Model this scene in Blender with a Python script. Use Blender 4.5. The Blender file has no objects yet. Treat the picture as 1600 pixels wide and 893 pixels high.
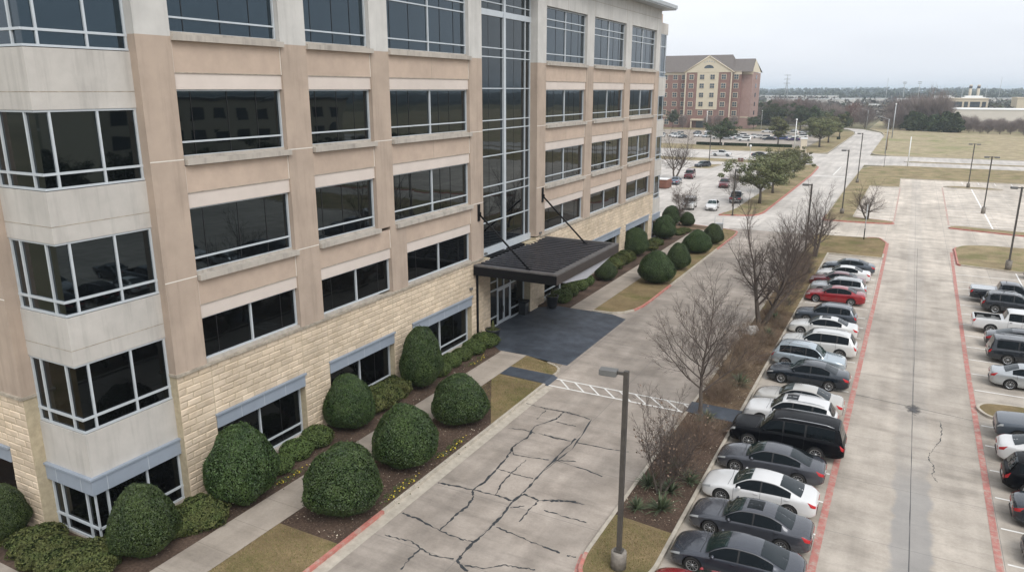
import bpy, bmesh, math, random
from mathutils import Vector, Matrix
R = math.radians
S = bpy.context.scene
COL = S.collection
random.seed(7)

# ---------------------------------------------------------------- camera
cam_d = bpy.data.cameras.new('camera'); cam = bpy.data.objects.new('camera', cam_d); COL.objects.link(cam)
cam.location = (0, 0, 18.0)
cam.rotation_euler = (R(90 - 14.814), 0, R(27.913))
cam_d.sensor_fit = 'HORIZONTAL'; cam_d.sensor_width = 36.0; cam_d.lens = 1157.0 / 1600.0 * 36.0
cam_d.clip_start = 0.2; cam_d.clip_end = 20000
S.camera = cam
# ---------------------------------------------------------------- overcast daylight
SUN_EL, SUN_AZ = 48.0, 128.0            # azimuth clockwise from +Y
W = bpy.data.worlds.new('World'); S.world = W; W.use_nodes = True
nt = W.node_tree; nt.nodes.clear()
sky = nt.nodes.new('ShaderNodeTexSky'); sky.sky_type = 'NISHITA'; sky.sun_disc = False
sky.sun_elevation = R(SUN_EL); sky.sun_rotation = R(SUN_AZ)
sky.air_density = 1.0; sky.dust_density = 6.0; sky.ozone_density = 1.5
hs = nt.nodes.new('ShaderNodeHueSaturation'); hs.inputs['Saturation'].default_value = 0.22; hs.inputs['Value'].default_value = 1.0
tc = nt.nodes.new('ShaderNodeTexCoord'); mp = nt.nodes.new('ShaderNodeMapping'); mp.inputs['Scale'].default_value = (1.0, 1.0, 4.5)
cn = nt.nodes.new('ShaderNodeTexNoise'); cn.inputs['Scale'].default_value = 2.2; cn.inputs['Detail'].default_value = 5
cr = nt.nodes.new('ShaderNodeValToRGB')
cr.color_ramp.elements[0].position = 0.3; cr.color_ramp.elements[0].color = (0.90, 0.915, 0.94, 1)
cr.color_ramp.elements[1].position = 0.7; cr.color_ramp.elements[1].color = (1.06, 1.06, 1.06, 1)
mul = nt.nodes.new('ShaderNodeMixRGB'); mul.blend_type = 'MULTIPLY'; mul.inputs[0].default_value = 1
flat = nt.nodes.new('ShaderNodeMixRGB'); flat.inputs[0].default_value = 0.72; flat.inputs[2].default_value = (9.6, 9.9, 10.4, 1)   # the cloud deck evens the sky out
bg = nt.nodes.new('ShaderNodeBackground'); bg.inputs['Strength'].default_value = 0.08
wo = nt.nodes.new('ShaderNodeOutputWorld')
L_ = nt.links.new
L_(sky.outputs[0], hs.inputs['Color']); L_(hs.outputs[0], flat.inputs[1])
L_(tc.outputs['Generated'], mp.inputs[0]); L_(mp.outputs[0], cn.inputs['Vector']); L_(cn.outputs[0], cr.inputs[0])
L_(flat.outputs[0], mul.inputs[1]); L_(cr.outputs[0], mul.inputs[2])
L_(mul.outputs[0], bg.inputs[0]); L_(bg.outputs[0], wo.inputs[0])
sd = bpy.data.lights.new('sun', 'SUN'); sd.energy = 1.3; sd.angle = R(35); sd.color = (1.0, 0.97, 0.93)
so = bpy.data.objects.new('sun', sd); COL.objects.link(so)
sv = Vector((math.sin(R(SUN_AZ)) * math.cos(R(SUN_EL)), math.cos(R(SUN_AZ)) * math.cos(R(SUN_EL)), math.sin(R(SUN_EL))))
so.rotation_euler = (-sv).to_track_quat('-Z', 'Y').to_euler(); so.location = (40, -40, 80)
S.view_settings.view_transform = 'Standard'; S.view_settings.look = 'None'
S.view_settings.gamma = 1.0; S.view_settings.use_curve_mapping = False
S.view_settings.exposure = 0.70
S.render.engine = 'CYCLES'
try:
    S.cycles.use_denoising = True; S.cycles.max_bounces = 6; S.cycles.diffuse_bounces = 3; S.cycles.glossy_bounces = 3
    S.cycles.transmission_bounces = 3; S.cycles.volume_bounces = 1; S.cycles.transparent_max_bounces = 8
    S.cycles.volume_step_rate = 4.0; S.cycles.caustics_reflective = False; S.cycles.caustics_refractive = False
except Exception: pass

# ---------------------------------------------------------------- materials
MATS = {}
def mk(name, c, rough=.75, var=.12, sc=2.0, bump=0.0, bsc=30.0, metal=0.0, spec=.4, c2=None, big=None, island=0.0, coat=0.0, stretch=None):
    """procedural surface: two noises break up the colour; island = per-leaf variation"""
    m = bpy.data.materials.new(name); m.use_nodes = True; n = m.node_tree.nodes; l = m.node_tree.links.new
    b = n['Principled BSDF']; b.inputs['Roughness'].default_value = rough; b.inputs['Metallic'].default_value = metal
    b.inputs['Specular IOR Level'].default_value = spec
    if coat: b.inputs['Coat Weight'].default_value = coat; b.inputs['Coat Roughness'].default_value = .04
    t = n.new('ShaderNodeTexCoord'); vec = t.outputs['Object']
    if stretch:
        mpp = n.new('ShaderNodeMapping'); mpp.inputs['Scale'].default_value = stretch; l(vec, mpp.inputs[0]); vec = mpp.outputs[0]
    a = n.new('ShaderNodeTexNoise'); a.inputs['Scale'].default_value = sc; a.inputs['Detail'].default_value = 6; a.inputs['Roughness'].default_value = .62
    l(vec, a.inputs['Vector'])
    r = n.new('ShaderNodeValToRGB'); e = r.color_ramp.elements
    hi = c2 or tuple(min(1, x * (1 + var)) for x in c); lo = c if c2 else tuple(x * (1 - var) for x in c)
    e[0].position = .33; e[0].color = (*lo, 1); e[1].position = .67; e[1].color = (*hi, 1)
    l(a.outputs[0], r.inputs[0]); out = r.outputs[0]
    if big:
        bs, ba = big
        g = n.new('ShaderNodeTexNoise'); g.inputs['Scale'].default_value = bs; g.inputs['Detail'].default_value = 4; l(vec, g.inputs['Vector'])
        q = n.new('ShaderNodeMapRange'); q.inputs[1].default_value = .35; q.inputs[2].default_value = .65; q.inputs[3].default_value = 1 - ba; q.inputs[4].default_value = 1 + ba
        l(g.outputs[0], q.inputs[0])
        mm = n.new('ShaderNodeMixRGB'); mm.blend_type = 'MULTIPLY'; mm.inputs[0].default_value = 1; l(out, mm.inputs[1]); l(q.outputs[0], mm.inputs[2]); out = mm.outputs[0]
    if island:
        g = n.new('ShaderNodeNewGeometry')
        q = n.new('ShaderNodeMapRange'); q.inputs[3].default_value = 1 - island; q.inputs[4].default_value = 1 + island; l(g.outputs['Random Per Island'], q.inputs[0])
        mm = n.new('ShaderNodeMixRGB'); mm.blend_type = 'MULTIPLY'; mm.inputs[0].default_value = 1; l(out, mm.inputs[1]); l(q.outputs[0], mm.inputs[2]); out = mm.outputs[0]
    l(out, b.inputs['Base Color'])
    if bump:
        k = n.new('ShaderNodeTexNoise'); k.inputs['Scale'].default_value = bsc; k.inputs['Detail'].default_value = 5; l(vec, k.inputs['Vector'])
        bp = n.new('ShaderNodeBump'); bp.inputs['Strength'].default_value = bump; bp.inputs['Distance'].default_value = .03; l(k.outputs[0], bp.inputs['Height']); l(bp.outputs[0], b.inputs['Normal'])
    MATS[name] = m
    return m
def per_object(names, amt):
    """plants differ a little from one to the next"""
    for nm in names:
        m = MATS[nm]; n = m.node_tree.nodes; l = m.node_tree.links.new; b = n['Principled BSDF']; src = b.inputs['Base Color'].links[0].from_socket
        oi = n.new('ShaderNodeObjectInfo'); q = n.new('ShaderNodeMapRange'); q.inputs[3].default_value = 1-amt; q.inputs[4].default_value = 1+amt; l(oi.outputs['Random'], q.inputs[0])
        hv = n.new('ShaderNodeHueSaturation'); l(q.outputs[0], hv.inputs['Value']); l(src, hv.inputs['Color'])
        h = n.new('ShaderNodeMapRange'); h.inputs[3].default_value = .485; h.inputs[4].default_value = .512; l(oi.outputs['Random'], h.inputs[0]); l(h.outputs[0], hv.inputs['Hue']); l(hv.outputs[0], b.inputs['Base Color'])
def M(n): return MATS[n]

def nodes_of(m): return m.node_tree.nodes, m.node_tree.links.new

def paving(name, c, c2, jx, jy, joint=(.12, .11, .10), stain=.25, ox=0.0, oy=0.0, lines=True, worn=None, fade=None):
    """poured concrete: blotches, tyre-worn streaks along Y, saw-cut joints on a grid"""
    m = mk(name, c, rough=.85, c2=c2, sc=.55, bump=.25, bsc=18, big=(.09, stain))
    n, l = nodes_of(m); b = n['Principled BSDF']; src = b.inputs['Base Color'].links[0].from_socket
    t = n.new('ShaderNodeTexCoord'); sp = n.new('ShaderNodeSeparateXYZ'); l(t.outputs['Object'], sp.inputs[0])
    # streaks
    mpp = n.new('ShaderNodeMapping'); mpp.inputs['Scale'].default_value = (.9, .06, 1); l(t.outputs['Object'], mpp.inputs[0])
    st = n.new('ShaderNodeTexNoise'); st.inputs['Scale'].default_value = 1.0; st.inputs['Detail'].default_value = 5; l(mpp.outputs[0], st.inputs['Vector'])
    q = n.new('ShaderNodeMapRange'); q.inputs[1].default_value = .35; q.inputs[2].default_value = .7; q.inputs[3].default_value = 1.08; q.inputs[4].default_value = .84; l(st.outputs[0], q.inputs[0])
    mm = n.new('ShaderNodeMixRGB'); mm.blend_type = 'MULTIPLY'; mm.inputs[0].default_value = 1; l(src, mm.inputs[1]); l(q.outputs[0], mm.inputs[2]); src = mm.outputs[0]
    # streaks across (rain run-off, tyre scrub)
    mp2 = n.new('ShaderNodeMapping'); mp2.inputs['Scale'].default_value = (.12, .9, 1); l(t.outputs['Object'], mp2.inputs[0])
    s2 = n.new('ShaderNodeTexNoise'); s2.inputs['Scale'].default_value = 1.3; s2.inputs['Detail'].default_value = 6; s2.inputs['Roughness'].default_value = .65; l(mp2.outputs[0], s2.inputs['Vector'])
    q = n.new('ShaderNodeMapRange'); q.inputs[1].default_value = .5; q.inputs[2].default_value = .74; q.inputs[3].default_value = 1.0; q.inputs[4].default_value = .72; l(s2.outputs[0], q.inputs[0])
    mm = n.new('ShaderNodeMixRGB'); mm.blend_type = 'MULTIPLY'; mm.inputs[0].default_value = 1; l(src, mm.inputs[1]); l(q.outputs[0], mm.inputs[2]); src = mm.outputs[0]
    # fine speckle
    f = n.new('ShaderNodeTexNoise'); f.inputs['Scale'].default_value = 9; f.inputs['Detail'].default_value = 8; f.inputs['Roughness'].default_value = .75; l(t.outputs['Object'], f.inputs['Vector'])
    q = n.new('ShaderNodeMapRange'); q.inputs[1].default_value = .3; q.inputs[2].default_value = .7; q.inputs[3].default_value = .9; q.inputs[4].default_value = 1.1; l(f.outputs[0], q.inputs[0])
    mm = n.new('ShaderNodeMixRGB'); mm.blend_type = 'MULTIPLY'; mm.inputs[0].default_value = 1; l(src, mm.inputs[1]); l(q.outputs[0], mm.inputs[2]); src = mm.outputs[0]
    if fade:                                   # concrete gets paler towards the far end
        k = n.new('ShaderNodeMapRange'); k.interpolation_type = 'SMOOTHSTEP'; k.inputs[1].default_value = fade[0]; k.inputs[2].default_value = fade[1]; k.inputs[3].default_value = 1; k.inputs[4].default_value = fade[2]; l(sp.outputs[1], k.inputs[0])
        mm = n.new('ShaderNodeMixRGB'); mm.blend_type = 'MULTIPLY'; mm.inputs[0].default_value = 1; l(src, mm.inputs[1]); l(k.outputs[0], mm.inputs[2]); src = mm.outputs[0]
    if worn:                                   # a wide band of polished grey paste down the aisle
        x0, x1, y1 = worn
        dn = n.new('ShaderNodeTexNoise'); dn.inputs['Scale'].default_value = .7; dn.inputs['Detail'].default_value = 4; l(t.outputs['Object'], dn.inputs['Vector'])
        da = n.new('ShaderNodeMath'); da.operation = 'MULTIPLY_ADD'; da.inputs[1].default_value = .9; da.inputs[2].default_value = -.45; l(dn.outputs[0], da.inputs[0])
        xx = n.new('ShaderNodeMath'); xx.operation = 'ADD'; l(sp.outputs[0], xx.inputs[0]); l(da.outputs[0], xx.inputs[1])
        yy = n.new('ShaderNodeMath'); yy.operation = 'MULTIPLY_ADD'; yy.inputs[1].default_value = 6.0; l(da.outputs[0], yy.inputs[0]); l(sp.outputs[1], yy.inputs[2])
        def ss(sock, a, b2, lo, hi):
            k = n.new('ShaderNodeMapRange'); k.interpolation_type = 'SMOOTHSTEP'; k.inputs[1].default_value = a; k.inputs[2].default_value = b2; k.inputs[3].default_value = lo; k.inputs[4].default_value = hi; l(sock, k.inputs[0]); return k.outputs[0]
        def mu(a, b2):
            k = n.new('ShaderNodeMath'); k.operation = 'MULTIPLY'; l(a, k.inputs[0]); l(b2, k.inputs[1]); return k.outputs[0]
        w = mu(mu(ss(xx.outputs[0], x0 - .12, x0 + .12, 0, 1), ss(xx.outputs[0], x1 - .12, x1 + .12, 1, 0)), ss(yy.outputs[0], y1 - 3, y1 + 3, 1, .25))
        mm = n.new('ShaderNodeMixRGB'); mm.inputs[2].default_value = (.235, .235, .235, 1); k = n.new('ShaderNodeMath'); k.operation = 'MULTIPLY'; k.inputs[1].default_value = .62; l(w, k.inputs[0]); l(k.outputs[0], mm.inputs[0]); l(src, mm.inputs[1]); src = mm.outputs[0]
    if lines:
        facs = []
        for ax, per, off in ((0, jx, ox), (1, jy, oy)):
            if not per: continue
            a = n.new('ShaderNodeMath'); a.operation = 'ADD'; a.inputs[1].default_value = -off + 1000 * per; l(sp.outputs[ax], a.inputs[0])
            d = n.new('ShaderNodeMath'); d.operation = 'DIVIDE'; d.inputs[1].default_value = per; l(a.outputs[0], d.inputs[0])
            fr = n.new('ShaderNodeMath'); fr.operation = 'FRACT'; l(d.outputs[0], fr.inputs[0])
            lt = n.new('ShaderNodeMath'); lt.operation = 'LESS_THAN'; lt.inputs[1].default_value = .025 / per; l(fr.outputs[0], lt.inputs[0]); facs.append(lt.outputs[0])
        fac = facs[0]
        if len(facs) == 2:
            mx = n.new('ShaderNodeMath'); mx.operation = 'MAXIMUM'; l(facs[0], mx.inputs[0]); l(facs[1], mx.inputs[1]); fac = mx.outputs[0]
        k = n.new('ShaderNodeMath'); k.operation = 'MULTIPLY'; k.inputs[1].default_value = .8; l(fac, k.inputs[0])
        mm = n.new('ShaderNodeMixRGB'); mm.inputs[2].default_value = (*joint, 1); l(k.outputs[0], mm.inputs[0]); l(src, mm.inputs[1]); src = mm.outputs[0]
    l(src, b.inputs['Base Color'])
    return m

def turf(name, dry, green, amt=.5, psc=.28):
    m = mk(name, dry, rough=.95, c2=tuple(x * 1.25 for x in dry), sc=3.0, bump=.8, bsc=45, spec=.1, big=(.35, .2))
    n, l = nodes_of(m); b = n['Principled BSDF']; src = b.inputs['Base Color'].links[0].from_socket
    t = n.new('ShaderNodeTexCoord')
    a = n.new('ShaderNodeTexNoise'); a.inputs['Scale'].default_value = psc; a.inputs['Detail'].default_value = 9; a.inputs['Roughness'].default_value = .7; l(t.outputs['Object'], a.inputs['Vector'])
    q = n.new('ShaderNodeMapRange'); q.inputs[1].default_value = 1 - amt - .1; q.inputs[2].default_value = 1 - amt + .12; l(a.outputs[0], q.inputs[0])
    mm = n.new('ShaderNodeMixRGB'); mm.inputs[2].default_value = (*green, 1); l(q.outputs[0], mm.inputs[0]); l(src, mm.inputs[1])
    f = n.new('ShaderNodeTexNoise'); f.inputs['Scale'].default_value = 14; f.inputs['Detail'].default_value = 6; f.inputs['Roughness'].default_value = .8; l(t.outputs['Object'], f.inputs['Vector'])
    q2 = n.new('ShaderNodeMapRange'); q2.inputs[1].default_value = .3; q2.inputs[2].default_value = .7; q2.inputs[3].default_value = .62; q2.inputs[4].default_value = 1.35; l(f.outputs[0], q2.inputs[0])
    m2 = n.new('ShaderNodeMixRGB'); m2.blend_type = 'MULTIPLY'; m2.inputs[0].default_value = 1; l(mm.outputs[0], m2.inputs[1]); l(q2.outputs[0], m2.inputs[2])
    l(m2.outputs[0], b.inputs['Base Color'])
    return m

def runoff(name, c, amt=.35, var=.08):
    """rain-streaked precast: dark vertical runs"""
    m = mk(name, c, rough=.85, var=var, sc=.8, bump=.12, bsc=40, big=(.25, .06))
    n, l = nodes_of(m); b = n['Principled BSDF']; src = b.inputs['Base Color'].links[0].from_socket
    t = n.new('ShaderNodeTexCoord'); mpp = n.new('ShaderNodeMapping'); mpp.inputs['Scale'].default_value = (1.7, 1.7, .14); l(t.outputs['Object'], mpp.inputs[0])
    a = n.new('ShaderNodeTexNoise'); a.inputs['Scale'].default_value = 1.5; a.inputs['Detail'].default_value = 7; a.inputs['Roughness'].default_value = .65; l(mpp.outputs[0], a.inputs['Vector'])
    q = n.new('ShaderNodeMapRange'); q.inputs[1].default_value = .5; q.inputs[2].default_value = .72; q.inputs[3].default_value = 1; q.inputs[4].default_value = 1 - amt; l(a.outputs[0], q.inputs[0])
    mm = n.new('ShaderNodeMixRGB'); mm.blend_type = 'MULTIPLY'; mm.inputs[0].default_value = 1; l(src, mm.inputs[1]); l(q.outputs[0], mm.inputs[2]); l(mm.outputs[0], b.inputs['Base Color'])
    return m

def worn_paint(name, c, under, cover=.62, sc=5.0):
    m = mk(name, c, rough=.8, var=.15, sc=3)
    n, l = nodes_of(m); b = n['Principled BSDF']; src = b.inputs['Base Color'].links[0].from_socket
    t = n.new('ShaderNodeTexCoord'); a = n.new('ShaderNodeTexNoise'); a.inputs['Scale'].default_value = sc; a.inputs['Detail'].default_value = 8; a.inputs['Roughness'].default_value = .75; l(t.outputs['Object'], a.inputs['Vector'])
    q = n.new('ShaderNodeMapRange'); q.inputs[1].default_value = cover - .08; q.inputs[2].default_value = cover + .1; l(a.outputs[0], q.inputs[0])
    mm = n.new('ShaderNodeMixRGB'); mm.inputs[2].default_value = (*under, 1); l(q.outputs[0], mm.inputs[0]); l(src, mm.inputs[1]); l(mm.outputs[0], b.inputs['Base Color'])
    return m

paving('drive_concrete', (.235, .203, .172), (.36, .315, .272), 4.55, 4.6, stain=.17, ox=-18.5, oy=3.1, joint=(.17, .155, .14))
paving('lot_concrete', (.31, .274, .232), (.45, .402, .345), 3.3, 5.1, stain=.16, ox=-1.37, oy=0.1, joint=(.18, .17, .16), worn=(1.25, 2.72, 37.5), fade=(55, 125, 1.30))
paving('road_concrete', (.42, .388, .352), (.52, .485, .445), 0, 5.0, stain=.12, joint=(.25, .24, .22))
paving('walk_concrete', (.275, .238, .198), (.35, .305, .258), 0, 1.9, stain=.1, oy=.4, joint=(.2, .17, .14))
mk('kerb_concrete', (.40, .36, .30), rough=.85, var=.18, sc=2.5, bump=.2, bsc=20)
worn_paint('kerb_red', (.42, .155, .125), (.40, .30, .25), .56, 2.5)
worn_paint('lane_red', (.40, .165, .14), (.40, .33, .28), .55, 2.2)
worn_paint('lane_faded', (.42, .25, .21), (.43, .37, .32), .50, 1.4)
worn_paint('line_white', (.70, .69, .66), (.42, .39, .36), .62, 3.0)
worn_paint('line_faint', (.80, .79, .77), (.55, .51, .47), .58, 3.0)
mk('slate_coating', (.036, .043, .056), rough=.6, var=.25, sc=1.2, bump=.15, bsc=25, c2=(.062, .074, .092), big=(.3, .2))
mk('tar', (.032, .036, .040), rough=.7, var=.3, sc=6)
m_ = mk('oil_stain', (.075, .073, .074), rough=.6, var=.3, sc=5); n_, l_ = nodes_of(m_)
t_ = n_.new('ShaderNodeTexCoord'); ln_ = n_.new('ShaderNodeVectorMath'); ln_.operation = 'LENGTH'; mp_ = n_.new('ShaderNodeMapping'); mp_.inputs['Scale'].default_value = (1.25, .62, 1); l_(t_.outputs['Object'], mp_.inputs[0]); l_(mp_.outputs[0], ln_.inputs[0])
no_ = n_.new('ShaderNodeTexNoise'); no_.inputs['Scale'].default_value = 2.4; no_.inputs['Detail'].default_value = 8; no_.inputs['Roughness'].default_value = .7; l_(t_.outputs['Object'], no_.inputs['Vector'])
ad_ = n_.new('ShaderNodeMath'); ad_.operation = 'MULTIPLY_ADD'; ad_.inputs[1].default_value = 1.9; l_(no_.outputs[0], ad_.inputs[0]); sb_ = n_.new('ShaderNodeMath'); sb_.operation = 'MULTIPLY'; sb_.inputs[1].default_value = -1.25; l_(ln_.outputs['Value'], sb_.inputs[0]); l_(sb_.outputs[0], ad_.inputs[2])
mr_ = n_.new('ShaderNodeMapRange'); mr_.inputs[1].default_value = .28; mr_.inputs[2].default_value = .78; mr_.inputs[4].default_value = .88; l_(ad_.outputs[0], mr_.inputs[0]); l_(mr_.outputs[0], n_['Principled BSDF'].inputs['Alpha'])
turf('dry_turf', (.185, .140, .077), (.105, .108, .036), .42)
turf('winter_turf', (.235, .188, .112), (.14, .15, .058), .42)
turf('field_turf', (.29, .243, .158), (.17, .20, .072), .40, .05)
mk('mulch', (.060, .042, .033), rough=.95, c2=(.115, .080, .060), sc=9, bump=1.0, bsc=35, spec=.1, big=(.6, .25))
mk('leaf_litter', (.105, .072, .048), rough=.95, c2=(.19, .14, .09), sc=6, bump=1.0, bsc=30, spec=.1, big=(.5, .3))
mk('land', (.13, .125, .075), rough=1, c2=(.19, .17, .11), sc=.03, spec=.05, big=(.004, .25))
mk('wooded_hill', (.045, .058, .060), rough=1, c2=(.08, .09, .088), sc=.02, spec=.0, bump=1.0, bsc=.08, big=(.004, .25))
mk('tan_stucco', (.435, .342, .272), rough=.9, var=.07, sc=1.3, bump=.15, bsc=60, big=(.22, .07))
runoff('tan_pilaster', (.385, .308, .247), amt=.2)
mk('pink_white_band', (.56, .495, .445), rough=.85, var=.04, sc=1.0, big=(.2, .04))
runoff('precast_grey', (.46, .438, .405), amt=.2)
runoff('upper_precast', (.50, .49, .465), amt=.16)
runoff('sill_stone', (.40, .365, .32), amt=.35)
mk('caulk', (.66, .62, .56), rough=.8, var=.05)
mk('stone_cap', (.33, .29, .235), rough=.9, var=.3, sc=3, bump=.3, bsc=20)
mk('limestone', (.50, .405, .295), rough=.9, c2=(.59, .49, .375), sc=1.1, bump=.6, bsc=16, big=(.35, .12), island=.11)
mk('mortar', (.40, .34, .235), rough=.95, var=.15, sc=4)
mk('blue_panel', (.275, .315, .37), rough=.5, var=.05, sc=1.5, metal=.1)
mk('aluminium', (.50, .54, .57), rough=.4, var=.05, metal=.15)
mk('dark_metal', (.007, .007, .008), rough=.6, var=.2, sc=2, spec=.12)
mk('canopy_roof', (.007, .007, .009), rough=.6, var=.3, sc=1.5, spec=.15)
mk('canopy_rib', (.036, .036, .042), rough=.4, var=.25, sc=1.5, spec=.5)  # paler than the deck: light on the ribs is put into their colour
mk('canopy_flash', (.12, .115, .115), rough=.45, var=.2, sc=2, metal=.3)
mk('canopy_fascia', (.042, .034, .031), rough=.5, var=.15, sc=1.5, spec=.3)
mk('grey_fabric', (.36, .36, .385), rough=.8, var=.05)
mk('bronze_pole', (.060, .054, .047), rough=.45, var=.25, sc=3, spec=.5)
mk('lamp_head', (.13, .13, .125), rough=.45, var=.1)
mk('galvanised', (.38, .40, .41), rough=.5, var=.1, metal=.3)
mk('weathered_wood', (.20, .145, .085), rough=.9, var=.3, sc=4, stretch=(4, 4, .4))
mk('pot_black', (.014, .016, .020), rough=.4, var=.2, sc=3, spec=.5)
mk('bark', (.100, .082, .068), rough=.95, var=.3, sc=5, bump=.6, bsc=12, stretch=(3, 3, .7))
mk('twig', (.100, .078, .067), rough=.95, var=.25, sc=4)
mk('twig_pale', (.125, .092, .075), rough=.95, var=.25, sc=4)
mk('far_twig', (.19, .155, .142), rough=1, var=.3, sc=.25, island=.3)
mk('far_evergreen', (.030, .048, .020), rough=1, c2=(.058, .072, .032), sc=.35, island=.45)
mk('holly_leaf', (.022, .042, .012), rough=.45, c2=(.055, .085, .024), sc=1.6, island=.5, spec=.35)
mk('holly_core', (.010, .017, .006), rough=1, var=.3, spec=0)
mk('box_leaf', (.050, .080, .020), rough=.6, c2=(.085, .115, .032), sc=2, island=.4, spec=.3)
mk('juniper_leaf', (.055, .075, .022), rough=.7, c2=(.095, .10, .035), sc=1.5, island=.45, spec=.2)
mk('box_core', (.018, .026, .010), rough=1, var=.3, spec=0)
mk('oak_leaf', (.085, .098, .042), rough=.6, c2=(.155, .155, .072), sc=.8, island=.5, spec=.3)
mk('oak_leaf_dark', (.038, .056, .026), rough=.6, c2=(.065, .082, .036), sc=.8, island=.5, spec=.3)
mk('yucca_leaf', (.065, .090, .045), rough=.6, c2=(.10, .125, .070), sc=3, island=.4)
mk('dormant_twig', (.165, .118, .085), rough=1, var=.3, sc=3, island=.3)
mk('pansy', (.55, .43, .04), rough=.7, var=.1, island=.2)
mk('rock', (.30, .285, .265), rough=.9, var=.25, sc=5, bump=.5, bsc=12)
mk('hotel_brick', (.195, .115, .097), rough=.9, c2=(.245, .145, .122), sc=.7, big=(.1, .06))
mk('hotel_brick_pale', (.28, .185, .16), rough=.9, c2=(.33, .225, .195), sc=.7, big=(.1, .06))
mk('hotel_cream', (.55, .49, .375), rough=.85, var=.04)
mk('hotel_trim', (.56, .49, .38), rough=.85, var=.04)
mk('hotel_roof', (.135, .118, .108), rough=.95, var=.18, sc=1.2, stretch=(1, 1, 6))
mk('pale_building', (.58, .55, .50), rough=.85, var=.05, sc=.2)
mk('white_metal', (.72, .73, .72), rough=.6, var=.03)
mk('red_box', (.17, .075, .05), rough=.7, var=.2)
mk('rubber', (.018, .018, .018), rough=.85, var=.2)
mk('alloy', (.42, .43, .44), rough=.3, var=.1, metal=.7)
mk('dark_alloy', (.13, .13, .135), rough=.35, var=.1, metal=.6)
mk('trim_black', (.013, .013, .014), rough=.5, var=.2)
mk('chrome', (.60, .61, .62), rough=.15, var=.02, metal=1)
mk('lens_red', (.40, .012, .016), rough=.15, var=.1, spec=.6)
mk('lens_clear', (.34, .35, .35), rough=.1, var=.1, spec=.7)
mk('plate_white', (.68, .68, .66), rough=.5, var=.04)

mk('footing_concrete', (.21, .19, .165), rough=.9, var=.25, sc=5, bump=.3, bsc=20)
per_object(['holly_leaf','box_leaf','juniper_leaf','oak_leaf','oak_leaf_dark','far_twig','far_evergreen','dormant_twig'], .16)
def glass(name, c, ior=1.7, wob=.0, rough=.02, tint=1.0):
    m = mk(name, c, rough=rough, var=.2, sc=.6, spec=.5)
    n, l = nodes_of(m); b = n['Principled BSDF']; b.inputs['IOR'].default_value = ior; b.inputs['Roughness'].default_value = rough
    b.inputs['Specular Tint'].default_value = (tint * .72, tint * .90, tint, 1)
    if wob:
        t = n.new('ShaderNodeTexCoord'); k = n.new('ShaderNodeTexNoise'); k.inputs['Scale'].default_value = .55; k.inputs['Detail'].default_value = 1; l(t.outputs['Object'], k.inputs['Vector'])
        bp = n.new('ShaderNodeBump'); bp.inputs['Strength'].default_value = wob; bp.inputs['Distance'].default_value = .05; l(k.outputs[0], bp.inputs['Height']); l(bp.outputs[0], b.inputs['Normal'])
    return m
glass('office_glass', (.0015, .002, .0025), ior=1.68, wob=.07, tint=1.0)
glass('lower_glass', (.001, .0012, .0015), ior=1.36, wob=.07)
glass('upper_glass', (.004, .008, .012), ior=1.80, wob=.05)
MATS['upper_glass'].node_tree.nodes['Principled BSDF'].inputs['Specular Tint'].default_value = (.62, .84, 1, 1)
glass('hotel_glass', (.06, .07, .08), ior=1.6)
glass('car_glass', (.003, .004, .005), ior=1.27)
glass('windscreen', (.014, .026, .023), ior=1.5)
glass('rear_glass', (.010, .012, .013), ior=1.5)

def paint(name, c, metal=.35, rough=.24):
    dark = max(c) < .02
    return mk(name, c, rough=rough, var=.02, metal=metal, coat=.15 if dark else 1.0, spec=.05 if dark else .3)
paint('paint_slate', (.046, .052, .066)); paint('paint_steel', (.060, .064, .076)); paint('paint_white', (.58, .58, .575), 0)
paint('paint_black', (.003, .0035, .005), 0); paint('paint_navy', (.008, .014, .022), .2); paint('paint_champagne', (.47, .45, .41), .4)
paint('paint_silver', (.40, .42, .43), .5); paint('paint_iceblue', (.40, .46, .50), .5); paint('paint_red', (.26, .012, .018), .3)
paint('paint_maroon', (.12, .012, .018), .3); paint('paint_gunmetal', (.055, .068, .085), .35); paint('paint_pearl', (.60, .60, .58), .2)
paint('paint_charcoal', (.018, .022, .028), .3); paint('paint_bluegrey', (.13, .17, .23), .4); paint('paint_purple', (.05, .03, .10), .3)
paint('paint_blue', (.035, .055, .14), .3)

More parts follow.
